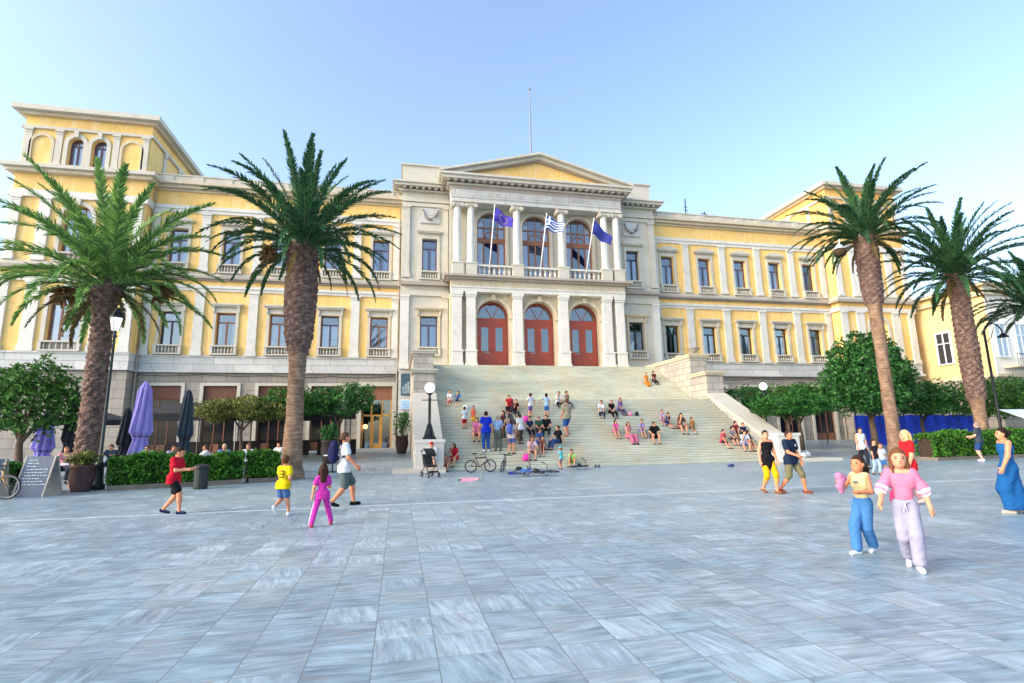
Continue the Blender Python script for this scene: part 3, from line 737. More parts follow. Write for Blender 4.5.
def tree(name,x,y,label,cat,group,trunkh,blobs,n,size,mat='leaf',tr=.14,limbs=5,z=None,lean=(0,0)):
    z=gz(y) if z is None else z
    t=empty(name,(x,y,z),0,label,cat,group)
    m=MB(); top=(lean[0],lean[1],trunkh); m.tube([(0,0,-.1),(lean[0]*.3+.04,lean[1]*.3,trunkh*.4),(lean[0]*.7-.03,lean[1]*.7,trunkh*.75),top],[tr*1.25,tr,tr*.85,tr*.75],9)
    for i in range(limbs):
        b=blobs[i%len(blobs)]; e=(b[0]*.8,b[1]*.8,b[2]+b[5]*.1)
        m.tube([(lean[0]*.8,lean[1]*.8,trunkh*.82),((lean[0]+e[0])*.5+.05,(lean[1]+e[1])*.5,(trunkh+e[2])*.5-.05),e],[tr*.6,tr*.4,tr*.15],7)
    m.build('trunk',M['bark'],t,smooth=True)
    V,F=leaf_mesh(blob_pts(blobs,n),size); link_mesh('crown',V,F,M[mat],t)
    return t

def trunk_mat():
    t=NT('palm_trunk_bark'); v=t.obj(); x,y,z=t.sep(v)
    f=t.noise(v,5,4); g=t.noise(t.map(v,scale=(3,3,10)),2.2,3)
    col=t.ramp(t.M('ADD',t.M('MULTIPLY',f,.5),t.M('MULTIPLY',g,.5)),[(.36,(.05,.03,.026)),(.5,(.13,.085,.07)),(.64,(.27,.19,.16))])
    t.bump(g,.7,.04); return t.out(col,.9,.2)
def trunk_low_mat():
    t=NT('palm_trunk_smooth'); v=t.obj(); x,y,z=t.sep(v)
    g=t.noise(t.map(v,scale=(1.5,1.5,14)),1.6,4); f=t.noise(v,3,4)
    col=t.ramp(t.M('ADD',t.M('MULTIPLY',f,.4),t.M('MULTIPLY',g,.6)),[(.36,(.12,.075,.05)),(.52,(.24,.155,.105)),(.64,(.34,.235,.165))])
    t.bump(g,.6,.03); return t.out(col,.9,.2)
M['ptrunk']=trunk_mat(); M['ptrunk_low']=trunk_low_mat(); M['boot']=plain('cut_frond_stub','6f5248',.85,.45,9); M['rachis']=plain('frond_rib','55683a',.6,.2,4); M['fruit']=plain('dry_fruit_stalk','6e5230',.9,.35,9)
def palm(x,y,prof,crown_z,nf,flen,label,lean=(0,0),boots=(0,1),seed=1,mat='palm',emin=2,clusters=(),fan=1.0,bend=62,wid=.05,xyr=1.0):
    r=np.random.default_rng(seed); P=empty('palm_tree',(x,y,gz(y)),0,label,'palm tree','palm trees around the square')
    H=crown_z
    cen=lambda z:(lean[0]*(z/H)**1.2,lean[1]*(z/H)**1.2)
    def rad(z):
        for (a,ra),(b,rb) in zip(prof,prof[1:]):
            if a<=z<=b: u=(z-a)/(b-a); u=u*u*(3-2*u); return ra+(rb-ra)*u
        return prof[-1][1]
    seg=40; nz=int(H*16); vs=[]; zb0,zb1=boots[0],boots[1]
    for i in range(nz+1):
        z=-.1+(H+.1)*i/nz; c=cen(max(0,z)); R0=rad(max(0,z)); bo=1 if zb0<=z<=zb1 else 0
        for k in range(seg):
            a=2*PI*k/seg
            if bo: # overlapping diamond leaf bases
                p=z/.34+a*7/(2*PI)*1; q=z/.34-a*7/(2*PI)*1
                d=abs((p%1)-.5)+abs((q%1)-.5); off=.055*(1-d)*2*(1 if z<zb1 else 0)+.012*math.sin(k*5+i)
            else: off=.012*math.sin(z*34+math.sin(a*2))+.012*math.sin(a*5+z*3)
            vs.append((c[0]+(R0+off)*math.cos(a),c[1]+(R0+off)*math.sin(a),z))
    fs=[(i*seg+k,i*seg+(k+1)%seg,(i+1)*seg+(k+1)%seg,(i+1)*seg+k) for i in range(nz) for k in range(seg)]
    mi=[0 if zb0<=(-.1+(H+.1)*i/nz)<=zb1 else 1 for i in range(nz) for k in range(seg)]
    tr=link_mesh('trunk',vs,fs,[M['ptrunk'],M['ptrunk_low']],P,smooth=True); tr.data.polygons.foreach_set('material_index',mi)
    # stubs of cut fronds
    m=MB(); nb=int((zb1-zb0)*rad(zb1)*2*PI*9)
    for i in range(nb):
        u=(i+.5)/nb; z=zb0+(zb1-zb0)*u; a=i*2.39996+r.random()*.3; c=cen(z); R0=rad(z)
        if z>H: continue
        L=.06+.07*r.random()+.12*max(0,u-.75)*3; w=.055+.03*r.random(); up=.6+.4*r.random()
        ca,sa=math.cos(a),math.sin(a); tx,ty=-sa,ca
        b=(c[0]+(R0+.0)*ca,c[1]+(R0+.0)*sa,z); e=(b[0]+ca*L,b[1]+sa*L,z+L*up)
        V=[]
        for (pp,ww,hh) in ((b,w*1.5,.045),(e,w,.025)):
            V+=[(pp[0]+tx*ww,pp[1]+ty*ww,pp[2]-hh),(pp[0]-tx*ww,pp[1]-ty*ww,pp[2]-hh),(pp[0]-tx*ww,pp[1]-ty*ww,pp[2]+hh),(pp[0]+tx*ww,pp[1]+ty*ww,pp[2]+hh)]
        m.add(V,[(0,1,5,4),(1,2,6,5),(2,3,7,6),(3,0,4,7),(4,5,6,7)])
    o=m.build('frond_stubs',M['boot'],P,fixn=False); tag(o,kind='stuff')
    # crown
    c=cen(H); C0=np.array([c[0],c[1],H]); VV=[];FF=[];nv=0; rm=MB(); DV=[];DF=[];dn=0
    for i in range(nf+7):
        dry=i>=nf; u=min(1,(i+.5)/nf); phi=i*2.39996+r.normal()*.12; e0=R(86-(86-emin)*u**.85)+r.normal()*.06
        L=flen*(.78+.22*math.sin(PI*min(1,u*1.1+.18)))*(.92+.16*r.random()); bd=R(bend)*(.45+.85*math.sin(min(1,u*1.2)*PI*.62))*(.75+.5*r.random())
        if dry: e0=R(-28)+r.normal()*.2; L=flen*(.38+.22*r.random()); bd=R(55)
        n=13; pts=[C0+np.array([math.cos(phi),math.sin(phi),0])*rad(H)*.5*(.4+u)+np.array([0,0,-.35*u])]; T=[]
        side_b=r.normal()*.18
        for k in range(n):
            t=(k+.5)/n; e=e0-bd*t**1.35; ph=phi+side_b*t
            d=np.array([math.cos(e)*math.cos(ph)*xyr,math.cos(e)*math.sin(ph)*xyr,math.sin(e)]); T.append(d); pts.append(pts[-1]+d*L/n)
        pts=np.array(pts); T=np.array(T+[T[-1]])
        rm.tube(pts[::2].tolist(),[.028-.022*j/6 for j in range(len(pts[::2]))],5,caps=False)
        ns=int(105*L/4.2); s=np.linspace(.09,.995,ns); idx=s*n; i0=np.minimum(idx.astype(int),n-1); fr=(idx-i0)[:,None]
        B=pts[i0]*(1-fr)+pts[i0+1]*fr; Tt=unit(T[i0]*(1-fr)+T[np.minimum(i0+1,n)]*fr)
        S=unit(np.cross(Tt,np.array([math.sin(phi)*.02,0,1.0])+np.zeros_like(Tt))); U=np.cross(S,Tt)
        ll=(.56*np.sin(PI*(.12+.80*s))**.7*fan*(1-.25*s))*(L/4.2)
        for sg in (-1,1):
            al=np.radians(50-26*s+r.normal(size=ns)*7)[:,None]
            D=unit(Tt*np.cos(al)+sg*S*np.sin(al)+U*(.30+.18*r.normal(size=(ns,1)))-np.array([0,0,.10]))
            W=unit(np.cross(D,U+.2*r.normal(size=(ns,3))))*wid*.5
            l=ll[:,None]*(.85+.3*r.random((ns,1))); mid=B+D*l*.45; tip=B+D*l+np.array([0,0,-.07])*l
            q=np.stack([B-W*.5,B+W*.5,mid+W,tip,mid-W],1).reshape(-1,3)
            f=np.arange(ns)[:,None]*5+np.arange(5)[None,:]
            if dry: DV.append(q); DF+=(f+dn).tolist(); dn+=5*ns
            else: VV.append(q); FF+=(f+nv).tolist(); nv+=5*ns
    cr=link_mesh('crown',np.concatenate(VV),FF,M[mat],P)
    link_mesh('dry_fronds',np.concatenate(DV),DF,M['dryleaf'],P)
    rm.build('frond_ribs',M['rachis'],cr,smooth=True,fixn=False)
    for (dx,dy,dz,rr) in clusters:
        m=MB(); m.tube([(c[0],c[1],H-.1),(c[0]+dx*.5,c[1]+dy*.5,H+dz*.2),(c[0]+dx*.9,c[1]+dy*.9,H+dz*.6),(c[0]+dx,c[1]+dy,H+dz+rr*.6)],.03,6)
        for j in range(90):
            a=r.random()*2*PI; b=math.acos(2*r.random()-1); q=rr*(.7+.35*r.random())
            m.tube([(c[0]+dx,c[1]+dy,H+dz+rr*.5),(c[0]+dx+q*math.sin(b)*math.cos(a),c[1]+dy+q*math.sin(b)*math.sin(a),H+dz+q*math.cos(b))],[.05,.035],4)
        m.build('fruit_cluster',M['fruit'],P)
    return P
palm(-21.35,-18.6,[(0,.44),(.6,.32),(3,.28),(6.2,.27),(7.2,.44),(7.6,.4)],7.5,58,4.6,'leftmost palm tree, behind the terracotta pot, its loose fresh green fronds spreading wide',boots=(.5,7.4),seed=3,mat='palm2',emin=2,clusters=((-1.5,.2,-.6,.45),(1.6,.5,-.3,.5)),bend=60,fan=1.0,wid=.055)
palm(-14.62,-17.8,[(0,.50),(.6,.38),(3.5,.31),(5.0,.34),(5.8,.50),(7.5,.58),(9.6,.54)],9.7,66,4.45,'tall thick-topped palm tree between the left hedge and the man with the backpack',boots=(4.9,9.6),seed=11,mat='palm',emin=2,clusters=((-1.3,-.3,-.7,.4),),bend=62,fan=.8,wid=.06)
palm(16.5,-15.6,[(0,.44),(.8,.34),(5,.31),(8,.33),(9.6,.48),(11.5,.53),(13.1,.48)],12.8,60,4.5,'tall slender palm tree right of the staircase with a brown ball hanging under its crown',lean=(-.35,-.2),boots=(8.6,12.9),seed=21,mat='palm',emin=2,clusters=(),bend=62,wid=.06,fan=.8)
palm(21.8,-16.3,[(0,.44),(.8,.33),(2.5,.31),(3.3,.41),(6,.45),(8,.42),(10.8,.40)],10.5,62,4.6,'stout palm tree standing in the right hedge beside the man in dark clothes',lean=(-.3,-.2),boots=(3.1,10.6),seed=33,mat='palm',emin=2,bend=60,wid=.06,fan=.85)
palm(30.4,-14.6,[(0,.5),(3,.45),(8,.6),(9.4,.6)],9.3,54,4.6,'rightmost palm tree, cut by the edge of the view behind the iron street lamp',boots=(4,9.2),seed=41,mat='palm',emin=2,bend=56,wid=.065)
hb=MB(); hb.sphere((0,0,0),.36,16,10,sz=.85); b=hb.build('hanging_ball',plain('dark_husk','3d2c1a',.9,.3,9),smooth=True,loc=(13.9,-16.2,11.5)); tag(b,'round brown ball with a pale top hanging beside the tall slender right palm','ornament')
hb=MB(); hb.lathe([(.05,.5),(.16,.38),(.22,.28),(.27,.15)],(0,0,0),14); hb.tube([(0,0,.4),(.1,.02,.8)],.03,6); hb.build('pale_top',M['curtain'],b)

# trees on the left (cafe side)
def blobs(spec): return spec
tree('shade_tree',-25.3,-15.4,'round dark green tree at the far left behind the bicycle','tree','trees by the cafe',1.9,[(0,0,3.1,1.7,1.4,1.3),(-1.4,.3,2.9,1.1,1.1,1.0),(1.2,.2,2.9,1.1,1,.9),(.4,.1,4.2,.9,.8,.8),(-.8,0,3.9,.9,.9,.8),(1.3,0,3.8,.5,.5,.5)],6200,.19,'leaf')
tree('clipped_tree',-18.7,-9.6,'flat clipped olive green tree standing between the dark folded parasol and the tall left palm','tree','trees by the cafe',2.1,[(0,0,2.9,1.9,1.5,.62),(-1.2,0,2.75,1.1,1,.5),(1.3,0,2.8,1.1,1,.5)],6000,.17,'leaf_olive',.09)
tree('clipped_tree',-16.4,-8.9,'flat clipped green tree just left of the tall left palm trunk','tree','trees by the cafe',2.2,[(0,0,3.25,1.5,1.4,.8),(1,0,3.1,1.1,1,.6)],4500,.17,'leaf',.09)
tree('clipped_tree',-13.9,-8.5,'flat clipped dark green tree just right of the tall left palm trunk','tree','trees by the cafe',2.2,[(0,0,3.3,1.55,1.3,.85),(1.1,.1,3.5,.9,1,.8),(-.9,0,3.2,1,1,.6)],5500,.17,'leaf_dark',.09)
# trees on the right
tree('clipped_tree',10.9,-14.6,'flat clipped tree with a thin leaning trunk right of the stair pedestal','tree','trees on the right',2.1,[(0,0,2.85,1.9,1.6,.62),(-1.1,.2,2.8,1.1,1,.5),(1.3,0,2.9,1.2,1,.55),(.5,0,3.35,.8,.8,.4)],7000,.16,'leaf_bright',.09,lean=(-.25,.1))
tree('clipped_tree',12.4,-8.2,'dark green tree behind the globe lamp, left of the flat clipped trees','tree','trees on the right',2.1,[(0,0,3.1,2.3,1.8,1.0),(-1.8,.2,2.9,1.1,1,1.1),(1.6,0,3.2,1.3,1,.9)],7000,.19,'leaf_dark',.12)
tree('clipped_tree',15.6,-9.6,'flat clipped green tree between the globe lamp and the big leafy tree','tree','trees on the right',2.1,[(0,0,3.3,2.2,1.7,1.0),(1.6,0,3.3,1.2,1,.8)],7000,.18,'leaf',.12)
tree('leafy_tree',19.5,-11.4,'big round dark green tree behind the slender right palm','tree','trees on the right',2.4,[(0,0,4.6,2.3,2.2,2.1),(-1.8,0,3.9,1.4,1.4,1.4),(2.0,0,4.4,1.5,1.4,1.7),(.6,0,6.3,1.4,1.3,1.2),(-1.3,.3,6.1,.9,.9,1.0),(2.3,.2,6.3,.7,.7,.9),(0,-.5,3.2,1.9,1.5,1.0),(-2.2,0,5.3,.7,.7,.8),(1.2,0,7.3,.6,.6,.7),(-.4,0,7.2,.5,.5,.7),(3.1,0,5.2,.6,.6,.8)],17000,.23,'leaf_dark',.2,7)
tree('leafy_tree',24.6,-10.4,'low green tree behind the blue fence, left of the stout right palm','tree','trees on the right',1.9,[(0,0,3.3,2.0,1.6,1.2),(1.5,0,3.2,1.2,1.2,1.0)],6000,.2,'leaf_dark',.12)
tree('leafy_tree',29.6,-10.4,'green tree at the right edge between the stout palm and the iron street lamp','tree','trees on the right',1.9,[(0,0,3.2,2.3,1.6,1.3),(2.1,0,3.3,1.6,1.4,1.4)],6500,.21,'leaf',.12)
tree('leafy_tree',36.5,-9.6,'green tree at the far right edge beyond the iron street lamp','tree','trees on the right',1.9,[(0,0,3.4,2.4,1.6,1.5)],5000,.22,'leaf_dark',.12)

# ---------------------------------------------------------------- hedges
def hedge(x0,y0,x1,y1,w,h,label,n,mat='hedge'):
    L=math.hypot(x1-x0,y1-y0); o=empty('hedge',((x0+x1)/2,(y0+y1)/2,gz((y0+y1)/2)),math.atan2(y1-y0,x1-x0),label,'hedge','clipped hedges round the square')
    m=MB(); m.box(-L/2,L/2,-w/2-.12,w/2+.12,-.05,.16); m.build('kerb',M['kerb'],o)
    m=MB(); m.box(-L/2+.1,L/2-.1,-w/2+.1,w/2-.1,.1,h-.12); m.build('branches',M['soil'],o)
    p=rng.random((n,3))*[L,w,h-.18]+[-L/2,-w/2,.2]
    k=rng.integers(0,5,n); p[k==0,1]=-w/2; p[k==1,1]=w/2; p[k==2,2]=h; p[k==3,2]=h; p[k==4,1]=-w/2
    e=rng.random(n)<.06; p[e,0]=np.where(rng.random(e.sum())<.5,-L/2,L/2)
    bump=.07*np.sin(p[:,0]*2.1+p[:,2]*3)+.05*np.sin(p[:,0]*5.3+1)+rng.normal(size=n)*.05
    p[:,1]+=np.sign(p[:,1])*bump*(abs(p[:,1])>w/2-.02); p[:,2]+=bump*(p[:,2]>h-.02)
    V,F=leaf_mesh(p,.13,aspect=.6); link_mesh('foliage',V,F,M[mat],o); return o
hedge(-19.75,-20.35,-16.1,-19.1,.95,1.0,'long clipped hedge behind the boy in the red shirt',9000)
hedge(-15.95,-18.9,-15.0,-18.55,.9,1.0,'short clipped hedge block beside the tall left palm',3200)
hedge(-23.6,-21.3,-21.2,-20.6,.8,.85,'small low hedge behind the bicycle and the menu boards',3500)
hedge(14.6,-18.9,20.6,-18.5,.9,1.25,'clipped hedge in front of the blue fence on the right',9000)
hedge(20.7,-18.4,30,-18.0,.9,1.3,'clipped hedge at the right edge behind the woman in the long blue dress',9000)

# ---------------------------------------------------------------- lamps, street furniture
def globe_lamp(x,y,z,h,label,two=False):
    o=empty('street_lamp',(x,y,z),0,label,'street lamp','globe lamps')
    m=MB(); m.lathe([(.3,0),(.3,.08),(.22,.12),(.14,.34),(.10,.5),(.07,.62),(.06,h-.6),(.08,h-.55),(.05,h-.5),(.05,h-.38),(.15,h-.34),(.15,h-.3)],(0,0,0),14)
    for a in (0,90,180,270):
        ca,sa=math.cos(R(a+45)),math.sin(R(a+45)); m.tube([(ca*.08,sa*.08,.7),(ca*.2,sa*.2,.38),(ca*.3,sa*.3,.1),(ca*.38,sa*.38,.04)],[.03,.035,.04,.05],6)
    m.tube([(-.36,0,h-.62),(.36,0,h-.62)],.025,6)
    m.build('post',M['black'],o,smooth=True)
    m=MB(); m.sphere((0,0,h-.05),.235,20,14); m.build('globe',M['globe'],o,smooth=True)
    if two: m=MB(); m.sphere((-.12,.35,1.55),.17,14,10); m.build('globe',M['globe'],o,smooth=True)
    return o
globe_lamp(-9.15,-15.75,1.42,2.4,'black iron lamp with a white globe on the left stair pedestal')
globe_lamp(11.2,-12.1,gz(-12),4.1,'globe lamp standing among the clipped trees right of the stairs',True)
o=empty('street_lamp',(-20.25,-20.0,0),0,'old iron lantern on a tall post beside the leftmost palm','street lamp')
m=MB(); m.lathe([(.22,0),(.22,.16),(.16,.2),(.13,.7),(.16,.75),(.09,.9),(.055,1.2),(.04,5.1),(.09,5.15),(.05,5.22),(.05,5.35)],(0,0,0),12); m.build('post',plain('dark_green_iron','1c3034',.5),o,smooth=True)
m=MB(); m.lathe([(.12,5.36),(.2,5.8)],(0,0,0),4); m.build('lantern_glass',M['globe'],o)
m=MB(); m.lathe([(.25,5.8),(.24,5.86),(.12,6.02),(.1,6.08),(.03,6.18)],(0,0,0),4); 
for a in range(4):
    ca,sa=math.cos(a*PI/2),math.sin(a*PI/2); m.tube([(ca*.12,sa*.12,5.35),(ca*.205,sa*.205,5.81)],.014,4)
m.build('lantern_roof',M['black'],o)
o=empty('street_lamp',(26.5,-13.9,gz(-13.9)),0,'tall black street lamp with a curled arm at the right edge','street lamp')
m=MB(); m.lathe([(.16,0),(.14,.9),(.085,1.1),(.07,7.6)],(0,0,0),10); arc=[(0,0,7.3)]+[(.75-.75*math.cos(R(a)),0,7.5+.62*math.sin(R(a))) for a in range(0,190,18)]; m.tube(arc,.045,7); m.tube([(0,0,6.8),(.5,0,7.2),(.9,0,7.9)],.025,6); m.build('post',M['black'],o,smooth=True)
m=MB(); m.lathe([(.06,7.5),(.32,7.25),(.30,7.22)],(1.5,0,0),12); m.build('lamp_shade',M['black'],o)
# litter bin
o=empty('litter_bin',(-16.75,-21.2,0),0,'dark green litter bin standing against the hedge behind the boy in red','litter bin')
m=MB(); m.lathe([(.19,0),(.21,.04),(.22,.62),(.24,.64)],(0,0,0),16); m.build('body',plain('dark_green_paint','0b201d',.5),o)
m=MB(); m.lathe([(.25,.64),(.26,.67),(.21,.74),(.08,.78)],(0,0,0),16); m.build('lid',M['black'],o)
def potted(x,y,label,ph,pr,plh,mat='leaf_dark',pot='5a3a30',n=900,palmy=False,spr=.6):
    o=empty('potted_plant',(x,y,gz(y)),0,label,'potted plant','large potted plants')
    m=MB(); m.lathe([(pr*.62,0),(pr*.7,.04),(pr*1.0,ph*.55),(pr*.92,ph*.9),(pr*1.02,ph*.93),(pr*1.02,ph),(pr*.85,ph),(pr*.8,ph*.9)],(0,0,0),20); m.build('pot',plain('terracotta'+pot,pot,.8,.25,5),o,smooth=True)
    p=blob_pts([(0,0,ph+plh*.5,spr,spr,plh*.55),(spr*.3,0,ph+plh*.8,spr*.5,spr*.5,plh*.3)],n,.1); V,F=leaf_mesh(p,.2,aspect=.35); link_mesh('foliage',V,F,M[mat],o)
    m=MB(); 
    for k in range(5): a=k*1.3; m.tube([(0,0,ph*.8),(.1*math.cos(a),.1*math.sin(a),ph+plh*.5),(spr*.6*math.cos(a),spr*.6*math.sin(a),ph+plh*.85)],[.03,.02,.01],5)
    m.build('stem',M['bark'],o); return o
potted(-20.35,-20.75,'big brown terracotta pot at the foot of the leftmost palm',.82,.36,.4,'leaf_olive','4d3230',500,spr=.4)
potted(-10.3,-4.6,'tall dark pot with a spreading plant left of the staircase below the posters',1.15,.42,1.5,'leaf_dark','3c2a2c',700,spr=.62)
potted(-14.1,-10.6,'tall dark pot with a bushy plant behind the man with the backpack',1.2,.42,.8,'leaf_dark','2f2324',700,spr=.5)
# posters on the base wall left of the stairs
m=MB(); m.box(-10.42,-9.45,-.99,-.93,4.55,6.15); o=m.build('poster',plain('poster_teal','35576a',.6,.35,2.2)); tag(o,'dark teal poster with blurred figures above the pale blue notice','poster')
m=MB()
for k in range(5): 
    xx=-10.3+k*.17; m.sphere((xx+.07,-1.0,5.1+.18*(k%3)),.1,10,6,sy=.12); m.box(xx+.01,xx+.13,-1.0,-.985,4.7,5.0+.18*(k%3))
m.build('printed_figures',plain('poster_print','8d9fae',.6,.4,3),o)
m=MB(); m.box(-10.4,-9.42,-1.03,-.93,3.55,4.2); o=m.build('notice_board',plain('pale_blue_board','a9cdee',.5)); tag(o,'pale blue notice board below the dark poster','notice board')
m=MB()
for k in range(4):
    z=4.08-k*.13; x=-10.3
    while x<-9.6: w=random.uniform(.05,.16); m.box(x,x+w,-1.036,-1.028,z-.022,z+.022); x+=w+.04
m.build('faded_lettering',plain('blue_print','5f86c0',.6),o)
# ---- menu boards (leaning A-frames)
def aboard(x,y,rz,label,h=1.15,w=.72):
    o=empty('menu_board',(x,y,0),rz,label,'menu board','menu boards on the pavement')
    def panel(sg,name,mat):
        m=MB(); t=.03; pts=[(sg*.34,0),(sg*.34+t*sg,0),(sg*.02+t*sg,h),(sg*.02,h)]; m.prism(pts,'x',-w/2,w/2); return m.build(name,mat,o)
    a=panel(-1,'chalk_face',plain('slate_board','2b4560',.6,.2,4)); b=panel(1,'back_panel',plain('grey_board','8f979c',.7))
    m=MB()
    for z in (0,): 
        for s in (-1,1):
            m.prism([(-.385,0),(-.335,0),(-.005,h),(-.055,h)],'x',s*w/2,s*(w/2+.04)); m.prism([(.385,0),(.335,0),(.005,h),(.055,h)],'x',s*w/2,s*(w/2+.04))
    m.build('frame',plain('light_wood','9a9588',.6),a)
    m=MB(); r_=random.Random(5)
    for k in range(9):
        z=h*.9-k*h*.075; yy=-.345-.035+ (.32)*(z/h)-.004+ .0; yy=-(.34-.32*z/h)-.036; xx=-w*.4+r_.random()*.05
        while xx<w*.36:
            l=r_.uniform(.03,.12); z2=z+r_.uniform(-.006,.006); m.box(xx,xx+l,yy-.004,yy+.004,z2-.009,z2+.009); xx+=l+.03
            if r_.random()<.12: break
    m.build('chalk_writing',plain('chalk','c8d4dc',.9),a)
    return o
aboard(-20.95,-21.75,R(-8),'slate menu board with chalk writing standing beside the bicycle',1.15,.78)
aboard(-22.1,-22.0,R(10),'blue menu board half out of view at the left edge',1.1,.7)
# ---- bicycles
def bicycle(loc,rot,label,frame,rw=.32,wheelbase=.98,tyre=M['black'],basket=False,group='bicycles'):
    o=empty('bicycle',loc,0,label,'bicycle',group); o.rotation_euler=rot
    fm=plain('bike_paint'+frame,frame,.35,.05,4,spec=.5)
    for sx in (-1,1):
        cx=sx*wheelbase/2
        m=MB(); m.torus((cx,0,rw),rw-.02,.022,'y',30,8); w=m.build('wheel',tyre,o,smooth=True)
        m=MB(); m.torus((cx,0,rw),rw-.05,.012,'y',30,6); 
        for k in range(14):
            a=k*2*PI/14; m.tube([(cx,(-1)**k*.02,rw),(cx+(rw-.05)*math.cos(a),0,rw+(rw-.05)*math.sin(a))],.003,4)
        m.tube([(cx,-.05,rw),(cx,.05,rw)],.025,8); m.build('rim',M['steel'],w)
    bb=(-.05,0,rw*.9); seat=(-.20,0,rw+.42*rw/.32); head=(wheelbase/2-.17,0,rw+.42*rw/.32); hl=(wheelbase/2-.12,0,rw+.24*rw/.32)
    m=MB(); m.tube([seat,bb],.018,8); m.tube([bb,hl],.022,8); m.tube([seat,head],.02,8); m.tube([head,hl],.024,8)
    for s in (-1,1): m.tube([(-wheelbase/2,s*.05,rw),(bb[0],s*.03,bb[2])],.012,6); m.tube([(-wheelbase/2,s*.05,rw),(seat[0],s*.02,seat[2]-.04)],.01,6); m.tube([(wheelbase/2,s*.05,rw),(hl[0],s*.04,hl[2])],.014,6)
    m.build('frame',fm,o,smooth=True)
    m=MB(); hx=head[0]-.03; hz=head[2]+.13; m.tube([head,(hx,0,hz)],.016,8); m.tube([(hx-.1,-.28,hz+.04),(hx,-.2,hz+.02),(hx+.02,0,hz),(hx,.2,hz+.02),(hx-.1,.28,hz+.04)],.014,8); hb=m.build('handlebar',M['black'],o,smooth=True)
    m=MB(); m.tube([(hx-.1,-.28,hz+.04),(hx-.2,-.3,hz+.05)],.02,8); m.tube([(hx-.1,.28,hz+.04),(hx-.2,.3,hz+.05)],.02,8); m.build('grip',plain('grip_tan','a08a5a',.8) if frame=='b08a50' else M['black'],hb)
    m=MB(); m.tube([seat,(seat[0]-.03,0,seat[2]+.14)],.014,8); m.lathe([(.02,0),(.07,.02),(.075,.05),(.02,.06)],(seat[0]-.04,0,seat[2]+.14),12,1.9,1.0); m.build('saddle',M['black'],o,smooth=True)
    m=MB(); m.torus(bb,.075,.008,'y',20,6); m.tube([(bb[0],-.07,bb[2]),(bb[0]+.12,-.07,bb[2]-.11)],.01,6); m.tube([(bb[0],.07,bb[2]),(bb[0]-.12,.07,bb[2]+.11)],.01,6); m.box(bb[0]+.08,bb[0]+.16,-.15,-.07,bb[2]-.125,bb[2]-.1); m.box(bb[0]-.16,bb[0]-.08,.07,.15,bb[2]+.1,bb[2]+.125); m.build('crank',M['steel'],o)
    return o
bicycle((-21.75,-22.55,0),(0,0,R(-4)),'bicycle with a wooden coloured frame parked at the left edge','b08a50',.34,1.02)
bicycle((-7.05,-17.5,0),(R(-10),0,R(4)),'black bicycle leaning at the foot of the stairs, left of the other bikes','22272c',.27,.85)
bicycle((-6.15,-17.65,0),(R(12),0,R(70)),'small dark bicycle standing end-on in front of the man in blue','2b3338',.25,.75)
bicycle((-5.65,-20.9,.12),(R(-78),0,R(8)),'bright blue child bicycle lying on its side in front of the steps','2a6fd0',.25,.8)
bicycle((-5.0,-20.2,.10),(R(80),0,R(-20)),'darker blue child bicycle lying beyond the bright blue one','27406a',.24,.75)
bicycle((-2.75,-17.3,.1),(R(82),0,R(15)),'small grey bicycle lying beside the sitting boy in green','5d6670',.22,.65)
def scooter(loc,rot,label,c):
    o=empty('kick_scooter',loc,0,label,'scooter','kick scooters'); o.rotation_euler=rot
    m=MB(); m.box(-.28,.2,-.06,.06,.08,.105); m.tube([(.2,0,.1),(.33,0,.2)],.025,7); m.build('deck',plain('scooter'+c,c,.4),o)
    m=MB(); m.tube([(.36,0,.08),(.30,0,.72)],.016,8); m.tube([(.3,-.2,.74),(.3,.2,.74)],.017,8); m.build('stem',M['steel'] if c!='27408a' else M['black'],o)
    for x in (-.3,.36): m=MB(); m.tube([(x,-.02,.06),(x,.02,.06)],.06,14); m.build('wheel',M['black'],o)
    return o
scooter((-8.15,-21.75,.05),(R(84),0,R(6)),'pink kick scooter lying flat on the paving in front of the pushchair','e49ab0')
scooter((-5.95,-19.3,.04),(R(80),0,R(5)),'blue kick scooter lying between the bicycles','27408a')
scooter((-5.05,-18.0,0),(0,0,R(75)),'dark kick scooter standing upright beside the pink bag','27304a')
# pushchair
o=empty('pushchair',(-9.3,-19.3,0),R(200),'black pushchair parked in front of the left stair pedestal','pushchair')
for sx in (-.22,.22):
    for sy,rr in ((-.33,.11),(.33,.09)):
        m=MB(); m.tube([(sx-.02,sy,rr),(sx+.02,sy,rr)],rr,16); w=m.build('wheel',M['black'],o); m=MB(); m.tube([(sx-.025,sy,rr),(sx+.025,sy,rr)],rr*.55,12); m.build('hub',M['steel'],w)
m=MB()
for s in (-.22,.22): m.tube([(s,.33,.1),(s,.1,.45),(s,-.2,.8),(s,-.42,1.0)],.014,6); m.tube([(s,-.33,.12),(s,.05,.5)],.014,6)
m.tube([(-.22,-.42,1.0),(.22,-.42,1.0)],.02,6); m.tube([(-.22,-.33,.12),(.22,-.33,.12)],.012,6); m.build('frame',M['black'],o,smooth=True)
m=MB(); m.prism([(-.2,.38),(.2,.38),(.22,.44),(-.14,.46),(-.34,.86),(-.4,.84)],'x',-.19,.19); m.box(-.18,.18,.2,.36,.18,.24); m.build('seat',plain('black_fabric','1b1d22',.9),o)
m=MB(); vs=[];n=8
for i in range(n+1):
    a=R(100*i/n); 
    for s in (-.21,.21): vs.append((s,-.3+.38*math.sin(a)*.9,.82+.3*math.cos(a)*.9-.0))
m.add(vs,[(2*i,2*i+1,2*i+3,2*i+2) for i in range(n)]); hd=m.build('hood',plain('black_fabric','1b1d22',.9),o,fixn=False); sd=hd.modifiers.new('t','SOLIDIFY'); sd.thickness=.015

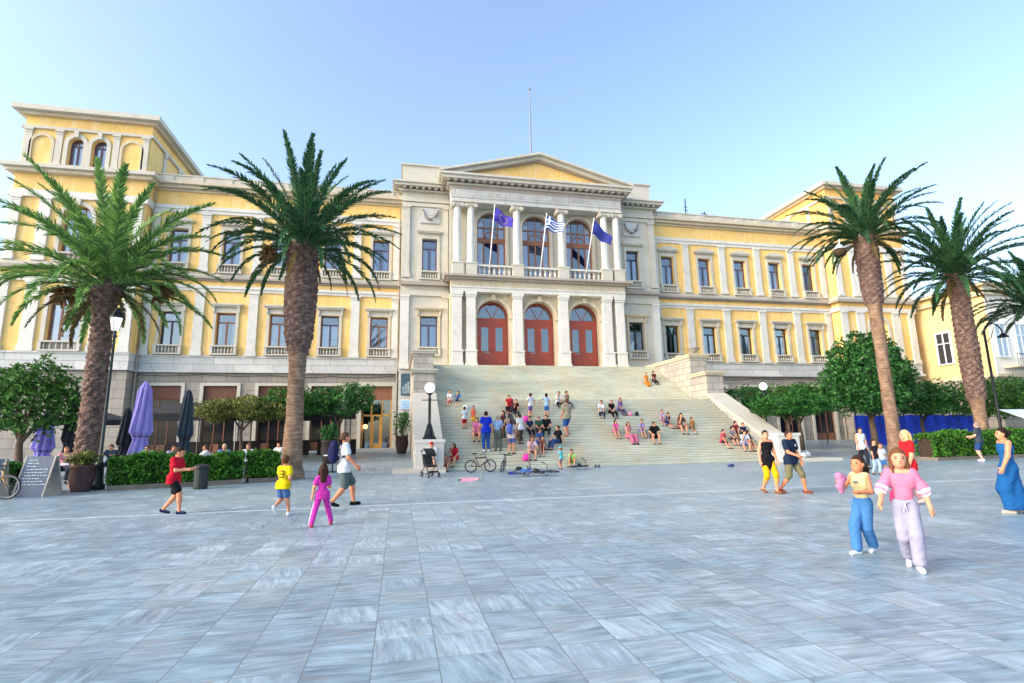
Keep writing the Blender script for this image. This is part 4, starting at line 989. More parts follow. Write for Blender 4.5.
# ---------------------------------------------------------------- parasols, tables, fence, awnings, annexe
def parasol(x,y,h,r,c,label,open_=False):
    z=gz(y); o=empty('parasol',(x,y,z),0,label,'parasol','cafe parasols')
    m=MB(); m.tube([(0,0,0),(0,0,h)],.03,8); m.lathe([(.3,0),(.3,.08),(.05,.12)],(0,0,0),12); m.build('pole',M['steel'],o)
    mt=plain('canvas'+c,c,.85,.12,3); m=MB()
    if open_:
        seg=8; vs=[(0,0,h)]+[(r*math.cos(2*PI*k/seg),r*math.sin(2*PI*k/seg),h-.55) for k in range(seg)]+[(r*math.cos(2*PI*k/seg),r*math.sin(2*PI*k/seg),h-.75) for k in range(seg)]
        m.add(vs,[(0,1+k,1+(k+1)%seg) for k in range(seg)]+[(1+k,9+k,9+(k+1)%seg,1+(k+1)%seg) for k in range(seg)]); q=m.build('canopy',mt,o,fixn=False); q.modifiers.new('t','SOLIDIFY').thickness=.02
    else:
        seg=24; prof=[(.05,h+.05),(.13,h-.05),(r*.6,h-.35),(r*.72,h*.72),(r,h*.45),(r*.72,h*.40),(r*.62,h*.36),(r*.95,h*.2),(r*.6,h*.16)]; vs=[]
        for rr,zz in prof:
            for k in range(seg):
                f=1 if k%3 else .68; a=2*PI*k/seg+zz*.25; vs.append((rr*f*math.cos(a),rr*f*math.sin(a),zz))
        n=len(prof); m.add(vs,[(i*seg+k,i*seg+(k+1)%seg,(i+1)*seg+(k+1)%seg,(i+1)*seg+k) for i in range(n-1) for k in range(seg)]+[tuple(range(seg))]); m.build('folded_canopy',mt,o,smooth=False)
        m=MB(); m.torus((0,0,h*.4),r*.68,.025,'z',16,6); m.build('tie_strap',M['black'],o)
    return o
parasol(-22.05,-13.0,4.1,.48,'9a8fd8','tall lilac folded parasol standing against the pavilion corner')
parasol(-25.5,-13.6,2.75,.42,'9a92e6','lilac folded parasol under the round tree at the far left')
parasol(-24.1,-14.4,3.6,.33,'1e2430','dark folded parasol between the round tree and the leftmost palm')
parasol(-23.15,-11.9,2.9,.36,'1f2630','dark folded parasol just left of the tall lilac one')
parasol(-20.5,-12.2,3.75,.36,'2e3d4a','dark grey folded parasol right of the tall lilac one')
parasol(-19.6,-7.4,3.1,1.9,'23262e','dark open parasol behind the dark grey folded one',True)
parasol(-16.2,-6.6,3.0,1.9,'23262e','dark open parasol behind the tall left palm',True)
parasol(-25.5,-9.8,2.9,1.8,'2b2d35','dark open parasol behind the round tree at the far left',True)
o=empty('awning',(-18.3,-5.2,gz(-5.2)),0,'long dark awning over the cafe terrace below the left wing','awning')
m=MB(); m.prism([(-1.5,2.55),(1.6,3.35),(1.6,3.42),(-1.5,2.62)],'x',-6.5,5.2); m.prism([(-1.5,2.2),(-1.47,2.2),(-1.47,2.56),(-1.5,2.56)],'x',-6.5,5.2); m.build('canopy',plain('canvas_charcoal','1e2026',.9),o)
for k in range(5): m=MB(); m.tube([(-6.3+2.8*k,-1.35,0),(-6.3+2.8*k,-1.35,2.5)],.04,6); m.build('post',M['black'],o)
for k in range(4): m=MB(); m.box(-6.0+2.9*k,-3.6+2.9*k,1.0,1.1,.0,1.0); m.build('wind_screen',M['interior'],o)
M['tablecloth']=plain('white_table_top','dfe5ea',.6,.06,3); M['chair']=plain('dark_rattan','3a2f2a',.8,.2,20)
def table(x,y,label):
    o=empty('cafe_table',(x,y,gz(y)),0,label,'table','cafe tables')
    m=MB(); m.lathe([(.38,.72),(.40,.73),(.40,.76),(.38,.77)],(0,0,0),20); m.build('table_top',M['tablecloth'],o)
    m=MB(); m.lathe([(.22,0),(.2,.03),(.035,.06),(.03,.72)],(0,0,0),12); m.build('leg',M['black'],o)
chair_proto=None
def chair(x,y,rz,label):
    global chair_proto
    if chair_proto is None:
        o=empty('cafe_chair',(0,0,0),0,label,'chair','cafe chairs')
        m=MB(); m.box(-.22,.22,-.22,.22,.42,.46); m.build('seat',M['chair'],o)
        m=MB(); 
        for k in range(6): m.box(-.2+k*.07,-.2+k*.07+.05,-.24,-.215,.46,.9)
        m.tube([(-.22,-.23,.9),(.22,-.23,.9)],.02,6); m.build('backrest',M['chair'],o)
        for sx in (-.2,.2):
            for sy in (-.2,.2): m=MB(); m.tube([(sx,sy,.42),(sx*1.1,sy*1.1,0)],.017,6); m.build('leg',M['chair'],o)
        chair_proto=o
    else: o=copy_tree(chair_proto)
    o.location=(x,y,gz(y)); o.rotation_euler=(0,0,rz); o['label']=label; return o

# blue hoarding, awnings, pale canopy on the right
o=empty('site_fence',(26.6,-7.4,gz(-7.4)),R(-4),'bright blue sheeted fence behind the right hedge','fence')
m=MB(); n=40; vs=[]
for i in range(n+1):
    x=-4.2+10.6*i/n; yy=.05*math.sin(i*1.7)+.03*math.sin(i*.6); vs+=[(x,yy,0),(x,yy,2.15+.04*math.sin(i*.8))]
m.add(vs,[(2*i,2*i+2,2*i+3,2*i+1) for i in range(n)]); q=m.build('blue_sheeting',plain('blue_tarpaulin','123cc4',.6,.2,1.2),o,fixn=False)
q.modifiers.new('t','SOLIDIFY').thickness=.02
for k in range(6):
    m=MB(); m.tube([(-4.0+2.0*k,.12,0),(-4.0+2.0*k,.12,2.7)],.045,6); m.build('post',M['black'],o)
def awning(x,y,z,w,d,label,c):
    o=empty('awning',(x,y,gz(y)),0,label,'awning','awnings on the right')
    m=MB(); m.prism([(-d/2,z),(d/2,z+.8),(d/2,z+.84),(-d/2,z+.04),],'x',-w/2,w/2); m.prism([(-d/2,z-.25),(-d/2+.02,z-.25),(-d/2+.02,z),(-d/2,z)],'x',-w/2,w/2); m.build('canopy',plain('canvas'+c,c,.8,.06,2),o)
    for sx in (-1,1): m=MB(); m.tube([(sx*w/2*.95,-d/2+.05,0),(sx*w/2*.95,-d/2+.05,z)],.04,6); m.build('post',M['black'],o)
awning(24.0,-4.5,3.2,6,2.5,'pale blue-white awning above the blue fence','bcd8ee')
awning(26.6,-15.9,1.75,3.0,1.8,'white canopy behind the hedge right of the stout palm','e4ecf2')
awning(35.5,-14.5,2.4,5,2.5,'white canopy at the right edge beyond the iron street lamp','e8eef2')

M['annexe']=stained('annexe_plaster',lin('dcc38c'),lin('b08c66'),lin('e8d4b0'),.85,amount=.35)
M['annexe_w']=stained('annexe_pale_plaster',(.80,.77,.70),(.6,.56,.5),(.72,.68,.6),.85,amount=.4)
M['tile']=plain('terracotta_roof_tiles','a0705a',.85,.3,3,bump=.5)
an=empty('annexe_building',(37.3,-6.5,.3),0,'beige two-storey house with a tiled roof beyond the right end of the town hall','building')
AX=lambda x,y,z:(x-37.3,y+6.5,z-.3)
H_=13.0
m=MB(); m.box(0,24,0,20,5.4,H_); m.build('wall',M['annexe'],an)
m=MB(); m.box(-.05,24.05,-.05,20.05,-.2,5.4); m.build('base_wall',M['base'],an)
m=MB(); m.box(.02,24,-.08,-.005,5.5,H_-.02); m.build('front_plaster',M['annexe_w'],an)
m=MB(); m.box(-.15,24.2,-.25,20.2,5.3,5.55); m.build('string_course',M['buff'],an)
m=MB(); m.box(-.3,24.3,-.4,20.3,H_-.8,H_-.6); m.box(-.5,24.5,-.6,20.5,H_,H_+.2); m.build('cornice',M['buff'],an)
m=MB(); m.add([(-.6,-.7,H_+.2),(24.6,-.7,H_+.2),(24.6,20.6,H_+.2),(-.6,20.6,H_+.2),(8,9,H_+1.1),(18,9,H_+1.1),(18,12,H_+1.1),(8,12,H_+1.1)],[(0,1,5,4),(1,2,6,5),(2,3,7,6),(3,0,4,7),(4,5,6,7),(0,3,2,1)]); m.build('roof',M['tile'],an)
def awin(cx,cy,z0,z1,w,side):
    m=MB(); t=.14
    if side=='x':  # on the wall facing -X
        m.box(-.12,.0,cy-w/2-t,cy-w/2,z0,z1); m.box(-.12,.0,cy+w/2,cy+w/2+t,z0,z1); m.box(-.14,0,cy-w/2-t,cy+w/2+t,z1,z1+t); m.box(-.16,0,cy-w/2-t,cy+w/2+t,z0-.1,z0)
        m.box(-.1,0,cy-.05,cy+.05,z0,z1); m.box(-.1,0,cy-w/2,cy+w/2,z0+(z1-z0)*.65,z0+(z1-z0)*.65+.08)
        o=m.build('window',M['tablecloth'],an); m=MB(); m.box(-.05,-.03,cy-w/2,cy+w/2,z0,z1); m.build('pane',M['frame_dark'],o)
    else:
        y=-.09; m.box(cx-w/2-t,cx-w/2,y-.1,y,z0,z1); m.box(cx+w/2,cx+w/2+t,y-.1,y,z0,z1); m.box(cx-w/2-t,cx+w/2+t,y-.12,y,z1,z1+t); m.box(cx-w/2-t,cx+w/2+t,y-.16,y,z0-.1,z0)
        m.box(cx-.05,cx+.05,y-.08,y,z0,z1); m.box(cx-w/2,cx+w/2,y-.08,y,z0+(z1-z0)*.65,z0+(z1-z0)*.65+.08)
        o=m.build('window',M['tablecloth'],an); m=MB(); m.box(cx-w/2,cx+w/2,y-.05,y-.02,z0,z1); m.build('pane',plain('pale_shutter','9fb3c4',.5),o)
awin(0,3.8,6.9,9.6,1.15,'x')
for k in range(5): awin(1.0+k*2.15,0,7.0,9.7,1.0,'y')
m=MB(); m.box(.8,23,-1.2,-.085,6.0,6.2); b=m.build('balcony',M['buff'],an)
m=MB(); m.box(.8,23,-1.18,-1.14,7.05,7.1); 
for k in range(90): m.box(.85+k*.245,.87+k*.245,-1.17,-1.15,6.2,7.05)
m.build('railing',M['black'],b)
# ---- flags on the loggia
def flag(x,label,kind,h=3.9,lean=.28,sg=.9):
    o=empty('flag',(x,-2.9,13.9),0,label,'flag','flags on the loggia balustrade')
    m=MB(); tp=(lean,-1.0,h); m.tube([(0,0,0),tp],[.045,.035],8); m.sphere(tp,.07,8,6); m.build('pole',M['curtain'],o,smooth=True)
    W,Hh=1.75,1.05; nu,nv=36,18
    d=Vector(tp).normalized(); T0=Vector(tp)*.97
    vs=[]
    for i in range(nu+1):
        u=i/nu
        for j in range(nv+1):
            v=j/nv; p=T0-d*(Hh*v); sag=sg*u**1.1-.35*u*v
            p=p+Vector((W*u*.80,-.15*math.sin(u*7+v*1.5)*u**.5-.1*u+.05*math.sin(v*6+u*4),-sag+.05*math.sin(u*9)))
            vs.append(tuple(p))
    fs=[];mi=[]
    for i in range(nu):
        for j in range(nv):
            fs.append((i*(nv+1)+j,(i+1)*(nv+1)+j,(i+1)*(nv+1)+j+1,i*(nv+1)+j+1)); u=(i+.5)/nu; v=(j+.5)/nv; k=0
            if kind=='stripes':
                st=int(v*9); k=0 if st%2==0 else 1
                if v<5/9 and u<.37:
                    k=0
                    if abs(u-.185)<.037 or abs(v-5/18)<.056: k=1
            elif kind=='ring':
                rx,ry=(u-.5)*1.6,(v-.5); rr=math.hypot(rx,ry)
                k=1 if .26<rr<.36 and int((math.atan2(ry,rx)+PI)/(2*PI)*24)%2==0 else 0
            mi.append(k)
    cols={'stripes':[plain('flag_blue','1d4fae',.8,.1),plain('flag_white','e4e8ee',.8,.05)],'ring':[plain('flag_violet','3a30a0',.8,.1),plain('flag_gold','b89a5c',.8,.1)],'navy':[plain('flag_navy','1c2c80',.8,.1),plain('flag_gold','b89a5c',.8,.1)]}[kind]
    q=link_mesh('cloth',vs,fs,cols,o,smooth=True); q.data.polygons.foreach_set('material_index',mi); q.modifiers.new('t','SOLIDIFY').thickness=.012
flag(-4.1,'violet blue flag with a faint ring emblem, leftmost of the three on the balcony','ring',h=4.6)
flag(-.15,'blue and white striped flag with a cross, in the middle of the balcony','stripes',h=4.2,lean=.35,sg=.6)
flag(3.55,'plain dark navy flag, rightmost of the three on the balcony','navy',h=4.1,lean=.45,sg=1.35)
# small stuff on the ground
m=MB(); m.lathe([(.02,0),(.16,.02),(.2,.2),(.17,.36),(.05,.42)],(0,0,0),12,1,.6); m.tube([(-.1,0,.38),(0,0,.55),(.1,0,.38)],.012,6)
def bag(loc,c,label,s=1.0,name='bag',cat='bag'):
    m=MB(); m.lathe([(.03,0),(.17,.02),(.2,.18),(.17,.36),(.05,.42)],(0,0,0),14,1,.6); o=m.build(name,plain('bag'+c,c,.8,.12,6),smooth=True,loc=loc); o.scale=(s,s,s)
    m=MB(); m.tube([(-.1,0,.38),(-.05,0,.52),(.05,0,.52),(.1,0,.38)],.015,6); m.build('strap',M['black'],o); tag(o,label,cat); return o
bag((-4.6,-15.6,stair_z(-15.6)),'f0389c','bright pink bag on the bottom steps beside the seated girl',.85)
bag((2.45,-12.0,stair_z(-12.0)),'e88aa8','pink bag on the steps beside the seated woman in purple',.6)
bag((2.85,-12.0,stair_z(-12.0)),'1c1c22','black bag on the steps right of the small pink bag',.6)
bag((-3.85,-12.6,stair_z(-12.6)),'e23fa0','magenta backpack hanging beside the child in the white top',.9)
for i,(x,y,c,l) in enumerate(((-1.45,-16.6,'3c4656','pair of dark shoes left on the paving by the sitting boy in green'),(3.9,-19.0,'2d3a6a','pair of navy shoes left on the paving at the foot of the stairs'))):
    o=empty('shoes',(x,y,0),R(15*i),l,'shoes')
    for s in (-1,1): m=MB(); m.sphere((s*.08,0,.045),.13,10,6,sx=.4,sz=.38); m.sphere((s*.08,-.05,.08),.06,8,6); m.build('shoe',plain('shoe'+c,c,.7),o,smooth=True)
for i,(x,y,s,l) in enumerate(((10.3,-16.1,.22,'white plastic sack on the low platform right of the pedestal'),(9.95,-16.3,.18,'smaller white plastic sack against the right pedestal'))):
    m=MB(); m.sphere((0,0,s*.7),s,14,10,sz=.8); m.tube([(0,0,s*1.3),(.02,0,s*1.65)],[.05,.09],8); o=m.build('plastic_sack',plain('grey_white_plastic','b4b8bc',.5),smooth=True,loc=(x,y,.14)); tag(o,l,'sack')
    d=o.modifiers.new('d','DISPLACE'); tx=bpy.data.textures.new('c','CLOUDS'); tx.noise_scale=.2; d.texture=tx; d.strength=.12
# ================================================================ PEOPLE (signed distance bodies, meshed with surface nets)
def rcone(P,a,b,ra,rb,fl=1.0):
    """round cone distance; fl<1 flattens the form front to back (local y)"""
    a=np.array(a,float); b=np.array(b,float); Q=P
    if fl!=1.0:
        mid=(a[1]+b[1])/2
        Q=P.copy(); Q[:,1]=(P[:,1]-mid)/fl+mid; a=a.copy(); b=b.copy(); a[1]=(a[1]-mid)/fl+mid; b[1]=(b[1]-mid)/fl+mid
    ba=b-a; L2=max(1e-9,ba@ba); t=np.clip(((Q-a)@ba)/L2,0,1)
    d=np.linalg.norm(Q-a-t[:,None]*ba,axis=1)-(ra+(rb-ra)*t)
    return d*(fl if fl<1 else 1)**.5
def ellip(P,c,r,rot=None):
    Q=P-np.array(c)
    if rot is not None: Q=Q@rot
    r=np.array(r); k0=np.linalg.norm(Q/r,axis=1); k1=np.linalg.norm(Q/(r*r),axis=1)+1e-9
    return k0*(k0-1)/k1
def smin(a,b,k):
    if k<=0: return np.minimum(a,b)
    h=np.clip(.5+.5*(b-a)/k,0,1); return b*(1-h)+a*h-k*h*(1-h)
def nets(fn,lo,hi,vox):
    lo=np.array(lo)-2*vox; hi=np.array(hi)+2*vox; n=np.ceil((hi-lo)/vox).astype(int)+1
    ax=[lo[i]+vox*np.arange(n[i]) for i in range(3)]
    G_=np.stack(np.meshgrid(*ax,indexing='ij'),-1).reshape(-1,3); V=fn(G_).reshape(n)
    ins=V<0
    c=np.zeros(tuple(n-1),int)
    for i in (0,1):
        for j in (0,1):
            for k in (0,1): c+=ins[i:n[0]-1+i,j:n[1]-1+j,k:n[2]-1+k]
    act=(c>0)&(c<8); idx=-np.ones(tuple(n-1),int); ids=np.argwhere(act); idx[act]=np.arange(len(ids))
    acc=np.zeros((len(ids),3)); cnt=np.zeros(len(ids))
    I,J,K=ids.T
    E=[((i,j,k),a) for a in range(3) for i in (0,1) for j in (0,1) for k in (0,1) if (i,j,k)[a]==0]
    for (i,j,k),a in E:
        d=[0,0,0]; d[a]=1
        v0=V[I+i,J+j,K+k]; v1=V[I+i+d[0],J+j+d[1],K+k+d[2]]; m=(v0<0)!=(v1<0)
        t=np.where(m,v0/(v0-v1+1e-12),0)
        p=np.stack([I+i+d[0]*t,J+j+d[1]*t,K+k+d[2]*t],1); acc[m]+=p[m]; cnt[m]+=1
    verts=lo+vox*acc/cnt[:,None]; faces=[]
    for a in range(3):
        d=[0,0,0]; d[a]=1; s=[slice(0,n[i]-d[i]) for i in range(3)]; s2=[slice(d[i],n[i]) for i in range(3)]
        ch=ins[tuple(s)]!=ins[tuple(s2)]; pos=np.argwhere(ch); o=[x for x in range(3) if x!=a]
        pos=pos[(pos[:,o[0]]>0)&(pos[:,o[1]]>0)&(pos[:,o[0]]<n[o[0]]-1)&(pos[:,o[1]]<n[o[1]]-1)]
        if len(pos)==0: continue
        def at(u,v):
            q=pos.copy(); q[:,o[0]]-=u; q[:,o[1]]-=v; return idx[q[:,0],q[:,1],q[:,2]]
        f=np.stack([at(1,1),at(0,1),at(0,0),at(1,0)],1)
        flip=ins[pos[:,0],pos[:,1],pos[:,2]]
        if a==1: flip=~flip
        f[~flip]=f[~flip][:,::-1]; faces.append(f)
    return verts,(np.concatenate(faces) if faces else np.zeros((0,4),int))
def mesh_prims(prims,vox,k=.02,cut=None,wr=0):
    pts=[];
    for p in prims:
        if p[0]=='c': pts+= [np.array(p[1])-p[3],np.array(p[1])+p[3],np.array(p[2])-p[4],np.array(p[2])+p[4]]
        else: m=max(p[2]); pts+=[np.array(p[1])-m,np.array(p[1])+m]
    pts=np.array(pts); lo,hi=pts.min(0),pts.max(0)
    def fn(P):
        d=None
        for p in prims:
            if p[0]=='c': e=rcone(P,p[1],p[2],p[3],p[4],p[5] if len(p)>5 else 1.0)
            else: e=ellip(P,p[1],p[2],p[3] if len(p)>3 else None)
            kk=p[6] if len(p)>6 else k
            d=e if d is None else smin(d,e,kk)
        if wr: d=d+wr*(np.sin(P[:,2]*38+P[:,0]*26+3*np.sin(P[:,1]*21+P[:,2]*9))*.6+np.sin(P[:,2]*71-P[:,0]*33+P[:,1]*40)*.4)
        if cut is not None: d=cut(P,d)
        return d
    return nets(fn,lo,hi,vox)
def ik(h,a,l1,l2,fwd):
    h=np.array(h);a=np.array(a); v=a-h; D=np.linalg.norm(v); D2=min(D,(l1+l2)*.9995); u=v/D
    x=(l1*l1-l2*l2+D2*D2)/(2*D2); y=math.sqrt(max(0,l1*l1-x*x)); f=np.array(fwd,float); f-=u*(f@u); f/=np.linalg.norm(f)+1e-9
    return h+u*x+f*y, h+u*D2
def sph(th,ab,side):  # direction: hanging down, swung forward by th, outwards by ab
    return np.array([side*math.sin(ab),math.sin(th)*math.cos(ab),-math.cos(th)*math.cos(ab)])
def person(x,y,z,rz,h,label,pose='stand',shirt='ffffff',legs='30343c',leg='trousers',skin='c68e6e',hair='2a1d16',hairdo='short',shoe='3a3a40',sleeve=.55,near=0,
           feet=None,arms=((.05,.12,.15),(.05,.12,.15)),lean=0,child=False,girl=False,extra=None,seat=None,look=0,tilt=0,group='people on the square',legto=.9,loose=1.0,sock=None,mid=None,hat=None,shirt_to=0,neckline=None,bob=0,tuck=False):
    vox={0:.030,1:.020,2:.0125}[near]*max(.8,h/1.6)
    P=empty('person',(x,y,z),rz,label,'person',group)
    hs=1.0 if not child else 1.0+.72*max(0,(1.6-h))    # larger heads on children
    w=.93 if girl else 1.0
    if child: w*=.92
    ft=feet or ((.0,.0,.0),(.0,.0,.0)); hipx=.052*h*w; L1=.245*h; L2=.245*h; ank=.045*h
    if pose=='sit':
        ns=1 if h<1.02 else 2
        sz=(seat[1] if seat else ns*.1565); sy=(seat[0] if seat else -(ns*.2565))
        pel=np.array([0,sy,sz+.085*h])
    else:
        zs=[]
        for q in ft: zs.append(q[2]+ank+math.sqrt(max(.01,((L1+L2)*.992)**2-(q[1]*1.0)**2-(q[0])**2)))
        pel=np.array([0,sum(q[1] for q in ft)/2,min(zs)+.01*h-bob])
    cl,sl=math.cos(lean),math.sin(lean)
    up=np.array([0,sl,cl]); fwd=np.array([0,cl,-sl])
    chest=pel+up*.20*h; shz=pel+up*.285*h; neck=pel+up*.315*h
    ct,st=math.cos(lean*.5+tilt),math.sin(lean*.5+tilt); hup=np.array([0,st,ct]); cs,ss=math.cos(look),math.sin(look)
    hf=np.array([-ss*ct,cs*ct,-st*cs]); hf/=np.linalg.norm(hf); hr=np.cross(hf,hup); hr/=np.linalg.norm(hr); hup=np.cross(hr,hf)
    HR=np.stack([hr,hf,hup],1)
    hc=neck+np.array([0,.01*h,0])+hup*(.058*h*hs+.012*h)
    rh=np.array([.046,.056,.066])*h*hs
    J={}
    body=[]; S=np.array
    # legs
    leg_p=[]
    for i,s in enumerate((-1,1)):
        q=ft[i]; hip=pel+S([s*hipx,0,-.02*h]); an=S([s*hipx*(.9)+q[0],q[1],q[2]+ank])
        if pose=='sit': an=S([s*(hipx*1.5)+q[0],q[1]+.0,q[2]+ank])
        kn,an=ik(hip,an,L1,L2,(s*(.25 if pose=='sit' else .05),1,.25 if pose=='sit' else 0))
        leg_p.append((hip,kn,an,s,q))
        body+=[('c',hip,kn,.058*h*w,.036*h),('c',kn,kn+(an-kn)*.35,.036*h,.035*h),('c',kn+(an-kn)*.3,an,.036*h,.020*h)]
        toe=q[3] if len(q)>3 else 0   # heel-up pitch
        fd=S([s*.12,math.cos(toe),-math.sin(toe)]); heel=an-S([0,.0,ank*.5])-fd*.022*h; tip=heel+fd*.105*h
        if toe==0: tip[2]=q[2]+.018*h; heel[2]=q[2]+.022*h
        body+=[('c',an,heel,.02*h,.02*h),('c',heel,tip,.022*h,.016*h)]
        J['foot%d'%s]=(heel,tip,an)
    body+=[('c',pel+S([-.03*h*w,0,0]),pel+S([.03*h*w,0,0]),.068*h,.068*h,.85),('c',pel,chest,.062*h*w,.072*h*w,.75),('c',chest+S([-.035*h*w,0,0]),chest+S([.035*h*w,0,0]),.068*h,.068*h,.78),
           ('c',shz+S([-.075*h*w,0,-.005*h]),shz+S([.075*h*w,0,-.005*h]),.036*h,.036*h)]
    body+=[('c',shz,neck+hup*.03*h,.032*h,.027*h),('e',hc,rh,HR),('e',hc+hf*.018*h*hs-hup*.035*h*hs,S([.034,.036,.035])*h*hs,HR)]
    if near>=1:
        body+=[('c',hc+hf*.05*h*hs+hup*.004*h,hc+hf*.060*h*hs-hup*.012*h*hs,.006*h,.009*h*hs,1.0,.006)]
        for s in (-1,1): body+=[('e',hc+hr*s*.047*h*hs-hup*.004*h,S([.008,.014,.019])*h*hs,HR,0,0,.004)]
    arm_p=[]
    for i,s in enumerate((-1,1)):
        a=arms[i]; sh=shz+S([s*.098*h*w,0,-.008*h]); 
        if isinstance(a,str):
            kn_=leg_p[i][1]; tg={'knee':kn_+S([-s*.02*h,-.02*h,.045*h]),'lap':pel+fwd*.17*h+up*.05*h+S([s*.02*h,0,0]),'chin':hc+hf*.05*h-hup*.075*h+S([s*.03*h,0,0]),'back':pel+S([s*.13*h,-.12*h,-.05*h])}[a]
            if a=='chin': el=kn_+S([0,-.03*h,.05*h]); v_=el-sh; el=sh+v_/np.linalg.norm(v_)*.168*h; v_=tg-el; wr=el+v_/np.linalg.norm(v_)*.145*h
            else: el,wr=ik(sh,tg,.168*h,.150*h,(s*.8,-.5,-.3))
            d2=(wr-el)/np.linalg.norm(wr-el)
        elif len(a)==3:
            d1=sph(a[0],a[1],s); el=sh+d1*.168*h; d2=sph(a[0]+a[2],a[1]*.4 if a[2]<.9 else -.25,s); wr=el+d2*.145*h
        else: # target for the wrist: (tx,ty,tz,'t')
            el,wr=ik(sh,S(a[:3])*h,.168*h,.150*h,(s*.7,-.6,-.4)); d2=(wr-el)/np.linalg.norm(wr-el)
        arm_p.append((sh,el,wr,d2,s))
        body+=[('c',sh,el,.034*h*w,.026*h),('c',el,wr,.026*h,.017*h)]
        hd=d2/np.linalg.norm(d2)
        J['hand%d'%s]=wr+hd*.05*h
        if near<2: body+=[('c',wr,wr+hd*.045*h,.018*h,.022*h,.8),('c',wr+hd*.045*h,wr+hd*.085*h,.019*h,.010*h,.8)]
        else: body+=[('c',wr,wr+hd*.042*h,.016*h,.022*h,.75)]
    bv,bf=mesh_prims(body,vox,.018*h)
    if near==2: # five separate fingers on each hand, finer grid
        nvb=len(bv); VV=[bv];FF=[bf]
        for sh,el,wr,hd,s in arm_p:
            hd=hd/np.linalg.norm(hd); pn=np.cross(hd,[0,1,0]); 
            wdir=fwd-hd*(fwd@hd); wdir/=np.linalg.norm(wdir); palm=np.cross(hd,wdir)*s; hh=h*1.05
            inw=-palm if (palm@S([s,0,0]))>0 else palm
            pr=[('c',wr,wr+hd*.03*hh,.014*hh,.018*hh,1.0)]
            base=wr+hd*.045*hh
            pr+=[('c',base+wdir*o*hh,wr+hd*.015*hh,.010*hh,.011*hh) for o in (-.014,-.005,.005,.014)]
            for o,l in ((-.017,.030),(-.006,.038),(.005,.041),(.016,.036)):
                b=base+wdir*o*hh; m1=b+(hd*.85+inw*.25+wdir*o*3)*l*.55*hh; m2=m1+(hd*.75+inw*.6)*l*.5*hh
                pr+=[('c',b,m1,.0062*hh,.0056*hh,1.0,.003),('c',m1,m2,.0056*hh,.0045*hh,1.0,.003)]
            tb=wr+hd*.015*hh+wdir*.014*hh; t1=tb+(wdir*.8+hd*.6)*.022*hh; t2=t1+(hd*.9+wdir*.3+inw*.3)*.02*hh
            pr+=[('c',tb,t1,.008*hh,.0068*hh,1.0,.004),('c',t1,t2,.0068*hh,.005*hh,1.0,.004)]
            v,f=mesh_prims(pr,.0042*hh,.006*hh); VV.append(v); FF.append(f+nvb); nvb+=len(v)
        bv=np.concatenate(VV); bf=np.concatenate(FF)
    link_mesh('body',bv,bf,skinm(skin),P,smooth=True)
    def part(name,prims,mat,k=.02,cut=None,vx=None,par=None):
        v,f=mesh_prims(prims,vx or vox,k*h,cut,wr=(.0018*h if near==2 and name in('shirt','trousers','shorts','dress','skirt','sleeve_ruffle') else 0)); return link_mesh(name,v,f,mat,par or P,smooth=True)
    o_=(.006*h+.003) if girl else (.008*h+.004)
    # upper garment
    if shirt:
        hem=pel-up*(.02*h+shirt_to)+S([0,0,0])
        hx=A([.043*h*w,0,0]); hr_=(.069*h+o_*1.6)*(1+(loose-1)*.5); cutz=.045*h if tuck else -.078*h
        pr=[('c',pel-up*.07*h-hx,pel-up*.07*h+hx,hr_,hr_,.88),('c',pel-up*.05*h,pel+up*.06*h,hr_*1.12,.070*h*w+o_*1.2,.85),('c',pel+up*.04*h,chest,.069*h*w+o_*1.2,.080*h*w+o_*.8,.80),('c',chest+S([-.035*h*w,0,0]),chest+S([.035*h*w,0,0]),.070*h+o_,.070*h+o_,.80)]
        pr.append(('c',pel-hx,pel+hx,hr_,hr_,.88))
        if tuck: pr=pr[2:-1]
        if shirt_to: cutz-=shirt_to
        if shirt_to: pr.append(('c',pel,pel-S([0,0,shirt_to]),.085*h,.10*h,.85))
        if neckline!='off': pr.append(('c',shz+S([-.078*h*w,0,-.006*h]),shz+S([.078*h*w,0,-.006*h]),.036*h+o_*.7,.036*h+o_*.7))
        else: pr.append(('c',chest+up*.035*h+S([-.07*h*w,0,0]),chest+up*.035*h+S([.07*h*w,0,0]),.052*h,.052*h))
        if sleeve>0:
            for sh,el,wr,hd,s in arm_p:
                if sleeve<=1: pr.append(('c',sh,sh+(el-sh)*sleeve,.038*h*w+o_,(.034*h+o_)*loose))
                else: pr+= [('c',sh,el,.038*h*w+o_,.030*h+o_),('c',el,el+(wr-el)*(sleeve-1),.030*h+o_,.024*h+o_)]
        top=neck[2]-.008*h
        def scut(Pp,d):
            e=(Pp-pel)@up; return np.maximum(d,cutz-e)
        sp=part('shirt',pr,cloth(shirt),.012,cut=scut)
    # legs wear
    cl_=cloth(legs)
    if leg in('trousers','shorts','wide'):
        pr=[('c',pel+S([-.032*h*w,0,0]),pel+S([.032*h*w,0,0]),.063*h+o_,.063*h+o_,.88),('c',pel,pel+up*.035*h,.064*h*w+o_,.060*h*w+o_,.85)]
        lt={'trousers':legto,'wide':legto,'shorts':legto if legto<.85 else .42}[leg]
        for hip,kn,an,s,q in leg_p:
            wd=1.0 if leg!='wide' else 1.2
            if lt<=.5:
                u=lt/.5; e=hip+(kn-hip)*u; pr.append(('c',hip,e,.055*h*w+o_,(.043*h+o_)*loose))
            else:
                u=(lt-.5)/.5; pr.append(('c',hip,kn,.056*h*w+o_,(.038*h+o_)*wd)); pr.append(('c',kn,kn+(an-kn)*u,(.038*h+o_)*wd,(.030*h+o_)*(wd*1.12 if leg=='wide' else .95)))
